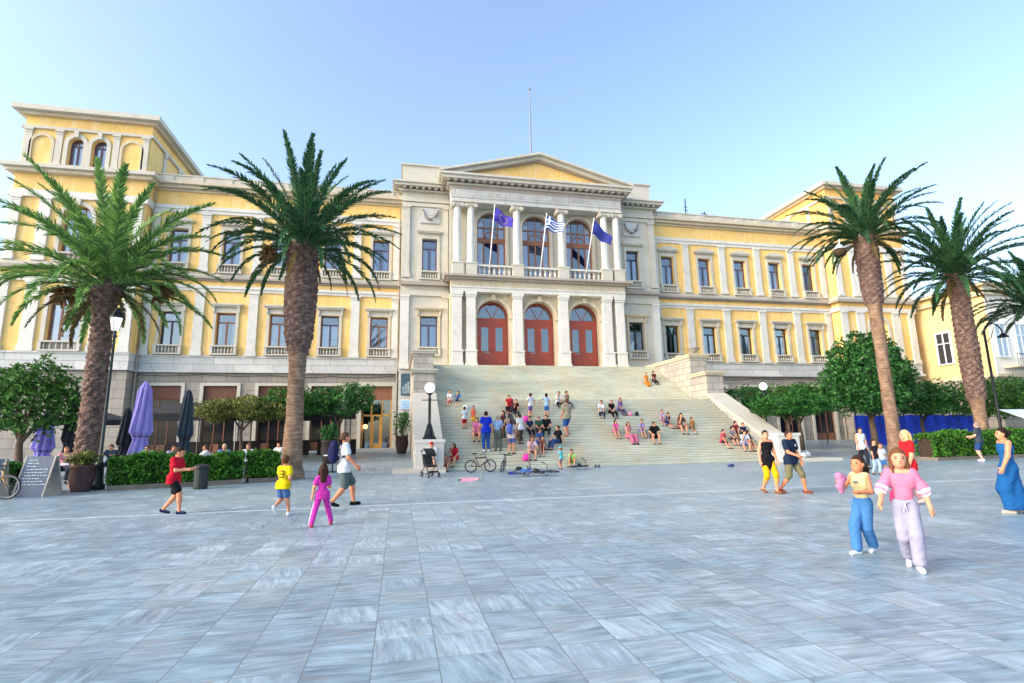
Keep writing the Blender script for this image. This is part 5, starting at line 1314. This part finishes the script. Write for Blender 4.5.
        part('trousers' if leg!='shorts' else 'shorts',pr,cl_,.008)
    elif leg=='skirt' or leg=='dress':
        zt=pel[2]+.05*h; pr=[('c',pel+up*.08*h,pel-S([0,0,.03*h]),.062*h+o_,.078*h+o_,.85)]
        for hip,kn,an,s,q in leg_p:
            u=legto
            if u<=.5: e=hip+(kn-hip)*(u/.5); pr.append(('c',hip,e,.064*h+o_,.075*h,1.0))
            else: e=kn+(an-kn)*((u-.5)/.5); pr+=[('c',hip,kn,.062*h+o_,.062*h),('c',kn,e,.062*h,.066*h)]
        if pose!='sit':
            kz=leg_p[0][1]; mz=(leg_p[0][1]+leg_p[1][1])/2; 
            if legto>.5: me=(leg_p[0][2]+leg_p[1][2])/2; pr+=[('c',pel,mz,.08*h,.082*h),('c',mz,me+S([0,0,.05*h]),.082*h,.118*h,.85),('c',pel,me+S([0,-.05*h,.05*h]),.07*h,.09*h)]
        part('dress' if leg=='dress' else 'skirt',pr,cl_,.03,cut=(lambda Pp,d:np.maximum(d,.045*h-Pp[:,2])) if leg=='dress' else None)
    # shoes
    if shoe:
        for s in (-1,1):
            heel,tip,an=J['foot%d'%s]; zf=min(heel[2],tip[2])-.024*h
            pr=[('c',heel,tip,.027*h,.023*h),('c',heel,heel+(an-heel)*.7,.027*h,.024*h)]
            part('shoe',pr,cloth(shoe) if shoe!='e8ecf0' else M['whiteshoe'],.012,vx=vox*.8)
    # hair
    hm=hairmat(hair)
    hprim=[('e',hc+hup*.008*h*hs-hf*.010*h*hs,rh*S([1.14,1.10,1.08]),HR)]
    def hcut(Pp,d):
        q=(Pp-hc)@HR; fy=q[:,1]/rh[1]; fz=q[:,2]/rh[2]
        face=np.minimum(fy-.22-.50*np.clip(fz,-1,1), .55-fz)   # positive in the face window
        low=-(fz+.55)
        if hairdo in('long','pony','bun','bob','wind'): low=-(fz+.9)
        return np.maximum(d,np.maximum(face*rh[1],low*rh[2]))
    if hairdo!='bald':
        if hairdo in('short','bun','pony'): pass
        v,f=mesh_prims(hprim,min(vox,.016),0,hcut)
        ho=link_mesh('hair',v,f,hm,P,smooth=True)
        ex=[]; b=hc-hf*.045*h*hs
        if hairdo=='long': 
            for s in (-1,0,1): ex.append(('c',b+hr*s*.022*h+hup*.01*h,shz-up*.07*h-hf*.055*h+hr*s*.028*h,.030*h*hs,.022*h))
            for s in (-1,1): ex+=[('c',hc+hr*s*.045*h*hs+hup*.01*h,hc+hr*s*.047*h*hs-hup*.05*h*hs,.020*h,.020*h),('c',hc+hr*s*.047*h*hs-hup*.05*h*hs,shz+hr*s*.050*h-up*.03*h+hf*.025*h,.020*h,.012*h)]
        if hairdo=='bob':
            for s in (-1,0,1): ex.append(('c',b+hr*s*.025*h,neck-hf*.03*h+hr*s*.03*h,.030*h*hs,.024*h))
        if hairdo=='pony': ex+=[('c',b+hup*.02*h,b-hf*.04*h,.018*h,.022*h),('c',b-hf*.04*h,shz-hf*.08*h+up*.0*h,.022*h,.010*h)]
        if hairdo=='bun': ex+=[('e',b-hf*.030*h+hup*.012*h,S([.032,.030,.032])*h)]
        if hairdo=='wind': # blown out behind and to the side
            for s,dz in ((-1,.0),(0,-.02),(1,-.045)): ex+=[('c',b+hr*s*.02*h,b-hf*.085*h-hup*(.05*h)+hr*(.02+s*.016)*h,.036*h,.034*h),('c',b-hf*.085*h-hup*.05*h+hr*(.02+s*.016)*h,b-hf*.19*h-hup*(.13-dz)*h+hr*.04*h,.034*h,.010*h)]
        if ex: part('hair_length',ex,hm,.012,vx=min(vox,.018),par=ho)
    if hat: part('hat',[('e',hc+hup*.02*h*hs,rh*S([1.2,1.18,1.0]),HR)],cloth(hat),0,cut=lambda Pp,d:np.maximum(d,-((Pp-hc)@HR)[:,2]+.02*h),vx=.014)
    if near>=1:
        for s in (-1,1):
            ec=hc+hr*s*.019*h*hs+hf*.0485*h*hs+hup*.004*h*hs
            m=MB(); m.sphere((0,0,0),.0075*h*hs,8,6,sx=1.3,sy=.7,sz=.75); m.build('eye',M['eye'],P,smooth=True,loc=tuple(ec))
            m=MB(); e0=ec+hup*.013*h*hs; m.tube([tuple(e0-hr*.011*h*hs),tuple(e0+hup*.002*h+hf*.002*h),tuple(e0+hr*.011*h*hs)],.0025*h,5); m.build('eyebrow',hm,P)
        m=MB(); mc=hc+hf*.0545*h*hs-hup*.032*h*hs; m.tube([tuple(mc-hr*.012*h*hs-hf*.004*h),tuple(mc),tuple(mc+hr*.012*h*hs-hf*.004*h)],[.002*h,.0042*h,.002*h],6); m.build('mouth',M['lips'],P)
    J.update(pel=pel,chest=chest,shz=shz,neck=neck,hc=hc,arms=arm_p,legs=leg_p,up=up,fwd=fwd,h=h,hf=hf,hr=hr,hup=hup)
    if extra: extra(P,J,part)
    return P,J
def hairmat(c):
    key=('hair',c)
    if key in _mc: return _mc[key]
    cc=lin(c); t=NT('hair'); g=t.noise(t.map(t.obj(),scale=(30,30,4)),2,3); t.bump(g,.5,.01)
    _mc[key]=t.out(t.ramp(g,[(.3,sc(cc,.6)),(.7,sc(cc,1.4))]),.75,.15); return _mc[key]
M['eye']=plain('eye_dark','1c1614',.2,0); M['lips']=plain('lips','9c4a44',.5,.05); M['whiteshoe']=plain('white_shoe_canvas','cfd4da',.7,.05)
A=np.array
# ---------------------------------------------------------------- walkers in the square
# boy in red, side on, looking at his phone
def phone(P,J,part):
    m=MB(); p=(J['hand-1']+J['hand1'])/2+J['fwd']*.03; m.box(p[0]-.035,p[0]+.035,p[1]-.005,p[1]+.005,p[2]-.0,p[2]+.13)
    return
person(-15.24,-27.55,0,R(-98),1.42,'boy in a red t-shirt and black shorts walking past the hedge','walk',shirt='d2122f',legs='16161c',leg='shorts',legto=.36,hair='2b2320',hairdo='short',shoe='1d2a4a',near=2,child=True,
  feet=((0,-.20,.03,.35),(0,.20,0)),arms=((.35,.1,1.35),(.35,.1,1.3)),lean=.06,tilt=.35,loose=1.1,skin='c98a68')
person(-12.78,-28.67,0,R(-20),1.17,'boy in a yellow football shirt and blue shorts skipping away','walk',shirt='f4d310',legs='4f74a8',leg='shorts',legto=.34,hair='5a3a24',shoe='e8ecf0',near=2,child=True,
  feet=((0,-.26,.16,.9),(0,.12,0)),arms=((.5,.25,1.2),(-.3,.25,.9)),lean=.12,loose=1.12,
  extra=lambda P,J,part:[MB().box(-.05,.05,0,.006,0,.02).box(.04,.06,0,.006,-.1,.02).box(-.05,.05,0,.006,-.06,-.04).box(-.05,.05,0,.006,-.12,-.1).build('shirt_print',cloth('2a3a20'),P,loc=tuple(J['chest']-J['fwd']*.085*J['h']*1.1+J['up']*.02))])
def stripes(P,J,part):
    for hip,kn,an,s,q in J['legs']:
        m=MB(); off=A([s*.058*J['h'],0,0]); m.tube([tuple(hip+off*1.08),tuple(kn+off*.82),tuple(an+off*.72)],.011,5); m.build('side_stripe',cloth('ffe0f4'),P)
person(-11.84,-30.23,0,R(12),1.05,'little girl with long brown hair in a bright pink tracksuit','walk',shirt='d83aae',legs='dc3eb2',leg='trousers',legto=.97,hair='3a241c',hairdo='long',shoe='b8485a',near=2,child=True,girl=True,
  feet=((-.13,-.08,0),(.13,.10,0)),arms=((-.2,.35,.3),(.3,.2,1.1)),loose=1.15,extra=stripes)
def backpack(c,label,wd=.30,ht=.44,dp=.2):
    def f(P,J,part):
        o=empty('backpack',P.location,P.rotation_euler.z,label,'backpack','bags carried on backs'); c0=J['chest']-J['fwd']*(.085*J['h']+dp*.5)
        v,f_=mesh_prims([('c',c0-J['up']*ht*.28,c0+J['up']*ht*.28,wd*.5,wd*.46,.68),('c',c0-J['fwd']*dp*.35-J['up']*ht*.2,c0-J['fwd']*dp*.35,wd*.34,wd*.34,.6)],.02,.02)
        link_mesh('body',v,f_,cloth(c),o,smooth=True)
        for s in (-1,1):
            m=MB(); q=J['shz']+A([s*.065*J['h'],0,0]); m.tube([tuple(q-J['fwd']*.07*J['h']),tuple(q+J['up']*.045*J['h']),tuple(q+J['fwd']*.065*J['h']-J['up']*.01),tuple(J['chest']+A([s*.09*J['h'],0,0])+J['fwd']*.05*J['h']-J['up']*.02),tuple(J['chest']+A([s*.095*J['h'],0,0])-J['fwd']*.05*J['h']-J['up']*.08*J['h'])],.018,6); m.build('strap',cloth(c),o,smooth=True)
    return f
person(-11.74,-27.42,0,R(-76),1.70,'man in a white t-shirt and grey shorts carrying a navy backpack','walk',shirt='eef2f4',legs='5c6c6c',leg='shorts',legto=.46,hair='4a3628',hairdo='short',shoe='15161a',near=2,
  feet=((0,.24,0),(0,-.26,.04,.4)),arms=((-.1,.12,.2),(.25,.12,.5)),skin='c4805e',loose=1.08,extra=backpack('1d2350','dark navy backpack worn by the man in the white t-shirt'))
person(-1.39,-28.47,0,R(178),1.56,'woman in a strapless black top and yellow leggings walking beside the man in navy','walk',shirt='17161c',legs='f0b716',leg='trousers',legto=.72,hair='2c1c18',hairdo='bun',shoe='8a5a3c',near=2,girl=True,sleeve=0,neckline='off',
  feet=((-.02,.14,0),(.02,-.16,.03,.3)),arms=((.1,.16,.25),(-.1,.2,.3)),shirt_to=.16,skin='cf8f70',look=-.3)
def emblem(P,J,part):
    m=MB(); p=J['chest']+J['fwd']*.083*J['h']*1.04+A([-.05,0,.0])+J['up']*.035; m.lathe([(.032,-.004),(.034,0),(.03,.004)],(0,0,0),12); o=m.build('chest_emblem',cloth('b9c9d8'),P,loc=tuple(p),rot=(PI/2,0,0))
person(-.86,-28.67,0,R(-168),1.56,'man in a navy polo and khaki shorts striding beside the woman in black and yellow','walk',shirt='1b2c46',legs='7a7858',leg='shorts',legto=.62,hair='3a2a22',hairdo='short',shoe='8a4a3a',near=2,
  feet=((-.12,.16,0),(.16,-.20,.04,.35)),arms=((.1,.15,.3),(.3,.05,.9)),skin='c4805e',loose=1.14,extra=emblem)
def ruffles(P,J,part):
    for sh,el,wr,hd,s in J['arms']:
        a=sh+(el-sh)*.55; b=sh+(el-sh)*.98; part('sleeve_ruffle',[('c',a,b,.044*J['h'],.056*J['h'])],cloth('ee8cb0'),.01,vx=.012)
        part('lace_trim',[('c',sh+(el-sh)*1.0,sh+(el-sh)*1.1,.058*J['h'],.050*J['h'])],cloth('e4e0ea'),.01,vx=.012)
    m=MB(); c=J['chest']+J['up']*.06*J['h']
    q=J['pel']+J['up']*.035*J['h']+J['fwd']*.07*J['h']; m.tube([tuple(q+A([-.03,0,0])),tuple(q+A([0,.015,-.02])),tuple(q+A([.03,0,0]))],.009,6); m.tube([tuple(q+A([0,.012,-.02])),tuple(q+A([-.02,.015,-.13]))],.007,6); m.tube([tuple(q+A([0,.012,-.02])),tuple(q+A([.02,.015,-.11]))],.007,6); m.build('drawstring',cloth('cfc4d8'),P)
person(-4.90,-35.36,0,R(134),1.29,'girl in a pink off-shoulder blouse and pale lilac trousers walking in front','walk',shirt='ec86a8',legs='a9a9c2',leg='wide',legto=.93,hair='6a4430',hairdo='long',shoe='e8ecf0',near=2,girl=True,child=True,neckline='off',
  feet=((-.01,.17,0),(-.03,-.12,.03,.35)),arms=((-.1,.42,.45),(.45,.40,.35)),sleeve=.7,tuck=True,skin='cf9374',look=.1,extra=ruffles)
def topprint(P,J,part):
    m=MB(); p=J['chest']+J['fwd']*.083*J['h']*1.05+J['up']*.02; m.tube([(-.03,0,0),(-.01,.004,.008),(.01,.004,-.004),(.03,0,.004)],.008,6); m.build('shirt_print',cloth('33578c'),P,loc=tuple(p))
    p2=J['pel']+J['up']*.03*J['h']+A([.07*J['h'],.02,0]); m=MB(); m.tube([tuple(p2),tuple(p2+A([.05,.02,-.03])),tuple(p2+A([.04,.02,-.12]))],.014,6); m.build('waist_tie',cloth('6fa8e0'),P)
person(-4.78,-34.66,0,R(104),1.17,'girl in a cream crop top and light blue jeans holding a pink bundle','walk',shirt='dccf9a',legs='4a84c4',leg='wide',legto=.95,hair='3a251e',hairdo='wind',shoe='e8ecf0',near=2,girl=True,child=True,
  feet=((.07,-.16,.02,.3),(.0,.14,0)),arms=((.35,.3,1.2),(.75,.2,1.3)),sleeve=0,tuck=True,skin='c9835f',tilt=-.05,extra=topprint)
bv,bf=mesh_prims([('c',(0,0,.03),(.07,.02,.0),.045,.05),('c',(.02,0,-.03),(.04,.03,-.16),.045,.03),('c',(.05,0,.0),(.01,.03,-.10),.04,.035)],.012,.02)
tag(link_mesh('pink_bundle',bv,bf,cloth('d888b0'),smooth=True,loc=(-5.19,-34.78,.93)),'pink bundled jacket held by the girl in the cream crop top','jacket')
bag((-4.62,-35.02,.60),'b0205c','small crimson handbag carried between the two walking girls',.5,'handbag','handbag')
person(-.25,-31.3,0,R(70),1.52,'blonde woman in a red t-shirt walking behind the girl in pink','walk',shirt='e0222c',legs='c8a0a8',leg='trousers',hair='c9a878',hairdo='long',shoe='c8c0c0',near=1,girl=True,skin='cf9374',
  feet=((0,.16,0),(0,-.18,.03,.3)),arms=((.1,.15,.3),(.0,.15,.3)))
person(.32,-32.75,0,R(60),1.52,'woman in a long blue strappy dress walking at the right edge','walk',shirt='1c66a8',legs='1a60a2',leg='dress',legto=.98,hair='231714',hairdo='bun',shoe='d8c8b8',near=2,girl=True,sleeve=0,neckline='off',
  feet=((0,.09,0),(0,-.08,.02,.2)),arms=((.35,.35,.15),(-.35,.35,.2)),tuck=True,skin='c98a68',
  extra=lambda P,J,part:[MB().tube([tuple(J['chest']+A([s*.05,.075,.03])),tuple(J['shz']+A([s*.06,.01,.055])),tuple(J['chest']+A([s*.05,-.07,.04]))],.008,5).build('shoulder_strap',cloth('1f6aa8'),P) for s in (-1,1)])
person(16.0,-20.5,0,R(20),1.80,'man in a dark grey t-shirt and blue shorts standing by the right hedge','stand',shirt='3c4a5a',legs='2a4f86',leg='shorts',legto=.42,hair='8a7a70',hairdo='short',shoe='e8ecf0',near=0,feet=((-.03,0,0),(.12,.1,0)),arms=((.2,.1,1.2),(.2,.1,1.0)),skin='d8a088',loose=1.1)
person(7.6,-22.3,0,R(170),1.62,'woman in a white vest far behind the walking girls','walk',shirt='dfe4ee',legs='2a2c3a',leg='trousers',hair='2a1d1a',hairdo='pony',near=0,girl=True,sleeve=0,feet=((0,.15,0),(0,-.15,0)))
person(5.5,-24.9,0,R(185),1.15,'small child with dark hair and dark top behind the walking girls','walk',shirt='2c2630',legs='a8c6e8',leg='trousers',hair='2a1d1a',hairdo='bob',near=0,girl=True,child=True,feet=((0,.1,0),(0,-.1,0)))
person(6.1,-24.6,0,R(150),1.0,'small child in white and blue beside the child in the dark top','walk',shirt='dfe8f4',legs='4f86c8',leg='shorts',hair='5a3a2a',near=0,child=True,feet=((0,.1,0),(0,-.1,0)))

# ---------------------------------------------------------------- on the staircase
GS='people on the staircase'
def onstair(x,y): return stair_z(y)
def sit(x,y,T,label,rz=180,**k):
    h=(T-.31)/.54; h=(T-.157)/.54 if h<1.02 else h; h=max(.9,min(1.72,h)); h=1.03 if 1.0<h<1.03 else h; k.setdefault('hair','2a1f1a')
    q_=int(abs(x*37+y*91))%5; kw=dict(arms=[('knee','knee'),('lap','lap'),('knee','chin'),('lap','knee'),('back','knee')][q_],lean=[.28,.2,.38,.25,.05][q_],look=[.3,-.4,0,.6,-.2][int(abs(x*53))%5],child=h<1.4,group=GS); kw.update(k)
    rz+=[-14,8,16,-6,0][int(abs(x*71+y*13))%5]; ang=R(rz); person(x,y,onstair(x,y),ang,h,label,'sit',**kw)
def std(x,y,h,label,rz=180,**k):
    kw=dict(feet=((-.03,0,0),(.03,.06,0)),arms=((.1,.15,.2),(.1,.15,.3)),child=h<1.4,group=GS); kw.update(k)
    person(x,y,onstair(x,y),R(rz),h,label,'stand',**kw)
sit(-7.9,-10.95,.95,'figure in a white top and red shorts sitting highest on the left of the stairs',165,shirt='e6e8f0',legs='b8626a',leg='shorts')
sit(-7.3,-10.9,.92,'figure in a blue t-shirt sitting beside the one in white at the upper left',190,shirt='2f80c8',legs='1e2230',leg='shorts')
m=MB(); m.sphere((0,0,0),.14,14,10); tag(m.build('ball',M['curtain'],smooth=True,loc=(-6.95,-11.3,3.08)),'small white ball by the figure in blue at the upper left of the steps','ball')
std(-7.21,-13.1,1.14,'small child in a white top and crimson shorts standing on the left steps',0,shirt='cfe0ea',legs='c0182e',leg='shorts',hair='4a3428',shoe='2a3040')
std(-6.7,-12.7,1.02,'small child in an orange top and yellow shorts standing on the left steps',170,shirt='f0705a',legs='f0c020',leg='shorts',girl=True,hairdo='bob')
sit(-6.75,-14.2,1.2,'girl in a pink dress sitting left of the man in royal blue',175,shirt='e07ab0',legs='c46a8a',leg='skirt',legto=.4,girl=True,hairdo='bob')
std(-6.39,-14.95,1.93,'tall man in a royal blue t-shirt and blue jeans seen from behind',5,shirt='1334c8',legs='2457a0',leg='trousers',hair='201a18',shoe='e8ecf0',near=1,loose=1.05,arms=((.2,.2,.7),(.1,.2,.5)))
std(-5.80,-14.8,1.74,'man in a pale blue shirt and grey trousers beside the man in royal blue',-15,shirt='8fb4dc',legs='5c6a66',leg='trousers',hair='8a8078',tuck=True,near=1,arms=((.2,.2,.7),(.1,.15,.5)))
std(-5.2,-15.05,1.66,'woman in a pale top and denim shorts right of the man in pale blue',-30,shirt='d8c8c8',legs='5a6fb4',leg='shorts',legto=.3,girl=True,hairdo='bob',hair='3a2820',near=1,extra=lambda P,J,part:backpack('5a6cc0','denim blue backpack worn by the woman in the pale top')(P,J,part))
sit(-4.6,-11.8,1.12,'person in a red t-shirt sitting high above the crowd in the middle of the stairs',180,shirt='c82838',legs='2c2c36',leg='trousers')
sit(-4.2,-12.0,1.0,'dark haired person in a maroon top sitting right of the one in the red t-shirt',175,shirt='4a1c28',legs='2c2c36',leg='trousers')
std(-4.8,-13.9,1.5,'man in a grey t-shirt leaning forward in the crowd',60,shirt='5c5a5c',legs='35353c',leg='trousers',lean=.45)
std(-5.3,-13.8,1.35,'person in a dark maroon top half hidden behind the woman with the denim backpack',120,shirt='4c2a34',legs='2a2a33',leg='trousers',hairdo='bob')
std(-4.5,-14.3,1.5,'man in a white t-shirt and khaki trousers at the right of the crowd',30,shirt='eaeef2',legs='6a5a46',leg='trousers',lean=.15)
sit(-5.05,-14.25,1.1,'bare armed woman in a peach top sitting in the middle of the crowd',150,shirt='d8a090',legs='3a3440',leg='shorts',girl=True,hairdo='bob',sleeve=0)
std(-3.43,-12.1,1.28,'child in a white t-shirt and purple shorts standing with the magenta backpack',20,shirt='e8ecf2',legs='8a70b8',leg='shorts',hair='2c2220',arms=((.1,.5,.2),(.2,.9,.3)))
std(-2.54,-12.1,1.27,'girl in pale blue holding out her arm to the child in white',-20,shirt='a8cdea',legs='2f72c8',leg='shorts',girl=True,hairdo='pony',arms=((.2,1.2,.1),(.1,.2,.2)))
sit(-1.45,-11.2,1.03,'person in a white top sitting high on the steps above the man in beige',185,shirt='eceef4',legs='17181e',leg='trousers')
sit(-.85,-11.3,1.03,'person in a tan top sitting behind the man in beige',175,shirt='a88878',legs='4a4a58',leg='trousers')
std(-1.91,-13.9,1.98,'man in a beige shirt and blue shorts walking up the middle of the steps',15,shirt='b0a88c',legs='3a66b0',leg='shorts',legto=.44,near=1,hair='5a4438',feet=((-.03,0,0),(.05,.2,.1)),shoe='b08a6a')
sit(-3.8,-13.8,1.05,'person in a navy top sitting left of the one in green',185,shirt='22305c',legs='22263a',leg='trousers')
sit(-3.42,-13.9,1.08,'person in a dark green top sitting between the navy and the black tops',180,shirt='2e5c48',legs='2a3038',leg='trousers')
sit(-3.1,-13.85,1.18,'person in a black t-shirt sitting right of the one in green',175,shirt='1a1c22',legs='22262e',leg='trousers')
sit(-3.2,-14.9,1.2,'man in a black shirt sitting low with his back half turned',120,shirt='14161c',legs='2a4a80',leg='trousers')
sit(-3.55,-14.75,1.05,'child in a blue top sitting close to the man in the black shirt',190,shirt='3a66b8',legs='2a4a80',leg='trousers')
sit(-4.25,-15.55,1.2,'girl in a white and pink top sitting at the bottom beside the bright pink bag',180,shirt='e8c8d4',legs='9a5a5a',leg='shorts',girl=True,hairdo='long',hair='5a2e22',near=1)
sit(-3.75,-15.35,1.0,'girl in a brown top sitting right of the one with the bright pink bag',175,shirt='8a5a4c',legs='6a4a48',leg='shorts',girl=True,hairdo='bob')
std(-3.35,-17.2,.95,'toddler in a turquoise top standing behind the fallen blue bicycle',30,shirt='6fd0d8',legs='b8868a',leg='shorts',hair='6a4630',hat='58b8c8')
sit(-9.15,-16.85,1.2,'person with a red cap and white top sitting behind the pushchair',170,shirt='e6e4ea',legs='c8a890',leg='shorts',hat='e8262c',seat=(-.35,.42),near=1)
sit(-8.2,-15.98,1.1,'woman in a red dress sitting at the bottom left corner of the stairs',150,shirt='d02438',legs='c8283c',leg='skirt',legto=.3,girl=True,hairdo='long',near=1)
sit(-8.45,-16.35,.9,'bare chested toddler sitting beside the woman in the red dress',170,shirt='c07a68',legs='b0584c',leg='shorts',seat=(-.3,.14))
sit(.68,-12.2,1.06,'teenager in a white top and dark trousers sitting alone left of the woman in black',180,shirt='e8eaf0',legs='2a3450',leg='trousers')
sit(1.45,-12.25,1.1,'woman in a black top sitting between the white and the purple tops',180,shirt='1c181c',legs='201c20',leg='trousers',girl=True,hairdo='bob',hair='6a4a38')
sit(2.1,-12.05,1.05,'woman in a purple top sitting above the small pink bag',178,shirt='8478b8',legs='54486c',leg='trousers',girl=True,hairdo='long')
sit(.72,-14.2,.85,'child in a bright pink top sitting left of the woman in salmon pink',180,shirt='e85aa8',legs='c88a9a',leg='shorts',girl=True,hairdo='bob')
sit(1.5,-14.5,1.2,'woman in a salmon pink dress sitting low on the right half of the stairs',182,shirt='e89a98',legs='e07a9a',leg='skirt',girl=True,hairdo='long',hair='5c3a2a')
sit(2.2,-14.2,.85,'child in a lilac top sitting between the salmon dress and the man in black',178,shirt='9a90d0',legs='8a86b8',leg='shorts',girl=True)
sit(2.62,-14.7,1.2,'man in a black t-shirt and black shorts sitting with his legs wide on the right',182,shirt='18161a',legs='241e22',leg='shorts',near=1)
sit(4.0,-13.0,.92,'person in a lilac patterned shirt sitting left of the child in navy on the right',180,shirt='b8a0c8',legs='7a6a98',leg='shorts')
sit(4.38,-13.35,.92,'child in a navy top sitting left of the curly haired woman',182,shirt='2a3468',legs='2a4068',leg='shorts')
sit(4.85,-13.7,1.3,'woman with big dark curly hair and a brown patterned top on the right steps',178,shirt='7a5248',legs='9a6a5a',leg='shorts',girl=True,hairdo='bob',hair='1c1412',near=1)
sit(5.45,-13.75,.92,'child in an orange and green top sitting right of the curly haired woman',175,shirt='b07a3c',legs='5a5230',leg='shorts')
sit(-2.5,-16.1,.98,'boy in a lime green top sitting at the foot of the stairs',150,shirt='a4d87a',legs='a8864a',leg='shorts',seat=(-.28,.157))
sit(6.35,-6.75,1.02,'person in an orange dress sitting highest by the right parapet',182,shirt='e08a2c',legs='d88428',leg='skirt',girl=True,hairdo='bob')
sit(7.05,-6.6,1.0,'person in a dark maroon top sitting highest against the right parapet',178,shirt='54202c',legs='2a1c24',leg='trousers')
sit(6.65,-15.0,1.02,'boy in a red and white shirt leftmost in the group by the cheek wall',178,shirt='d0586a',legs='1c1a20',leg='shorts')
sit(7.7,-14.35,1.0,'boy in a dark red top at the back of the group by the cheek wall',182,shirt='7a2c34',legs='2a2630',leg='shorts')
sit(8.1,-14.55,1.05,'boy in a navy top sitting against the right cheek wall',186,shirt='20284c',legs='20243a',leg='shorts')
sit(7.15,-14.9,1.02,'boy in a grey top second from the left by the cheek wall',180,shirt='8a8a98',legs='3c3c48',leg='shorts')
sit(7.4,-15.4,1.15,'boy in a white and blue shirt sitting lowest in the group by the cheek wall',178,shirt='c8d4f0',legs='6a82c8',leg='shorts')
sit(7.9,-15.3,1.14,'boy in a black top sitting lowest against the right cheek wall',184,shirt='1c1e2a',legs='14161c',leg='shorts')

# ---------------------------------------------------------------- at the cafe tables
CAF=[(-23.3,-16.2,200,'e8a0b0','b07a50','person in a pale pink top at the cafe behind the menu board'),
 (-21.9,-17.9,160,'d8a070','d0a060','fair haired person in a tan top at the cafe behind the terracotta pot'),
 (-20.1,-17.2,190,'e6d8f0','30241e','person in a white and lilac top at the cafe beside the leftmost palm'),
 (-19.2,-16.4,230,'c8b8e8','3a2a22','person in a lilac top at the cafe below the tall lilac parasol'),
 (-18.3,-17.3,120,'f0f0f4','5a4030','person in bright white at the cafe left of the boy in red'),
 (-17.6,-16.0,200,'7a94c8','c8b8a0','grey haired person in a blue top at the cafe behind the boy in red'),
 (-16.7,-16.6,170,'dfe4ea','7a5a40','person in pale grey at the cafe just right of the boy in red'),
 (-15.9,-15.2,150,'e8ecf0','2a1f1a','person in plain white at the cafe left of the tall left palm'),
 (-22.6,-14.6,180,'40506a','2a1f1a','person in a slate blue top at the back of the cafe behind the leftmost palm')]
CG='people at the cafe'
for x,y,rz,c,hc_,l in CAF:
    person(x,y,gz(y),R(rz),1.68,l,'sit',seat=(-.42,.47),shirt=c,legs='3a4050',leg='trousers',hair=hc_,group=CG,arms=((.9,.15,.8),(.8,.15,.9)),lean=.08)
    a=R(rz); chair(x+.42*math.sin(a),y-.42*math.cos(a),a,'dark rattan chair under the '+l.split(' at the')[0]+' at the cafe')
for x,y,l in ((-22.6,-17.0,'white round table between the pink and the tan tops'),(-20.6,-15.9,'white round table right of the leftmost palm'),(-18.7,-16.0,'white round table below the tall lilac parasol'),(-17.2,-17.5,'white round table behind the long hedge and the boy in red'),(-15.9,-16.2,'white round table left of the tall left palm'),(-13.4,-15.0,'white round table right of the tall left palm')): table(x,y,l)
# ================================================================ CAMERA, LIGHT
F=529.7882;PIT=.1759;RO=-.017;YA=.2112
cy_,sy_=math.cos(YA),math.sin(YA)
fw=Vector((sy_*math.cos(PIT),cy_*math.cos(PIT),math.sin(PIT))); r_=Vector((cy_,-sy_,0)); u_=r_.cross(fw)
c_,s_=math.cos(RO),math.sin(RO); r2=c_*r_+s_*u_; u2=-s_*r_+c_*u_
cam=bpy.data.cameras.new('camera'); co=bpy.data.objects.new('camera',cam); COL.objects.link(co)
mt=Matrix((r2,u2,-fw)).transposed().to_4x4(); mt.translation=Vector((-10.534752,-40.549557,1.52)); co.matrix_world=mt
cam.sensor_width=36; cam.lens=F/1024*36; cam.clip_end=2000; cam.clip_start=.05
scene.camera=co
world=bpy.data.worlds.new('World'); scene.world=world; world.use_nodes=True; nt=world.node_tree
sky=nt.nodes.new('ShaderNodeTexSky'); sky.sky_type='NISHITA'; sky.sun_disc=False
SUN_EL,SUN_ROT=R(26),R(-106)
sky.sun_elevation=SUN_EL; sky.sun_rotation=SUN_ROT; sky.air_density=1.0; sky.dust_density=2.4; sky.ozone_density=1.0
bg=nt.nodes['Background']; bg.inputs['Strength'].default_value=.15; nt.links.new(sky.outputs[0],bg.inputs['Color'])
sun=bpy.data.lights.new('sun','SUN'); so=bpy.data.objects.new('sun',sun); COL.objects.link(so)
sun.energy=.6; sun.angle=R(16); sun.color=(1,.93,.84)
d=Vector((math.sin(SUN_ROT)*math.cos(SUN_EL),math.cos(SUN_ROT)*math.cos(SUN_EL),math.sin(SUN_EL)))
so.rotation_euler=d.to_track_quat('Z','Y').to_euler()
scene.view_settings.view_transform='Standard'; scene.view_settings.look='None'; scene.view_settings.exposure=1.6; scene.view_settings.gamma=1
scene.view_settings.use_curve_mapping=False
scene.cycles.max_bounces=6; scene.cycles.transparent_max_bounces=12; scene.cycles.use_denoising=True
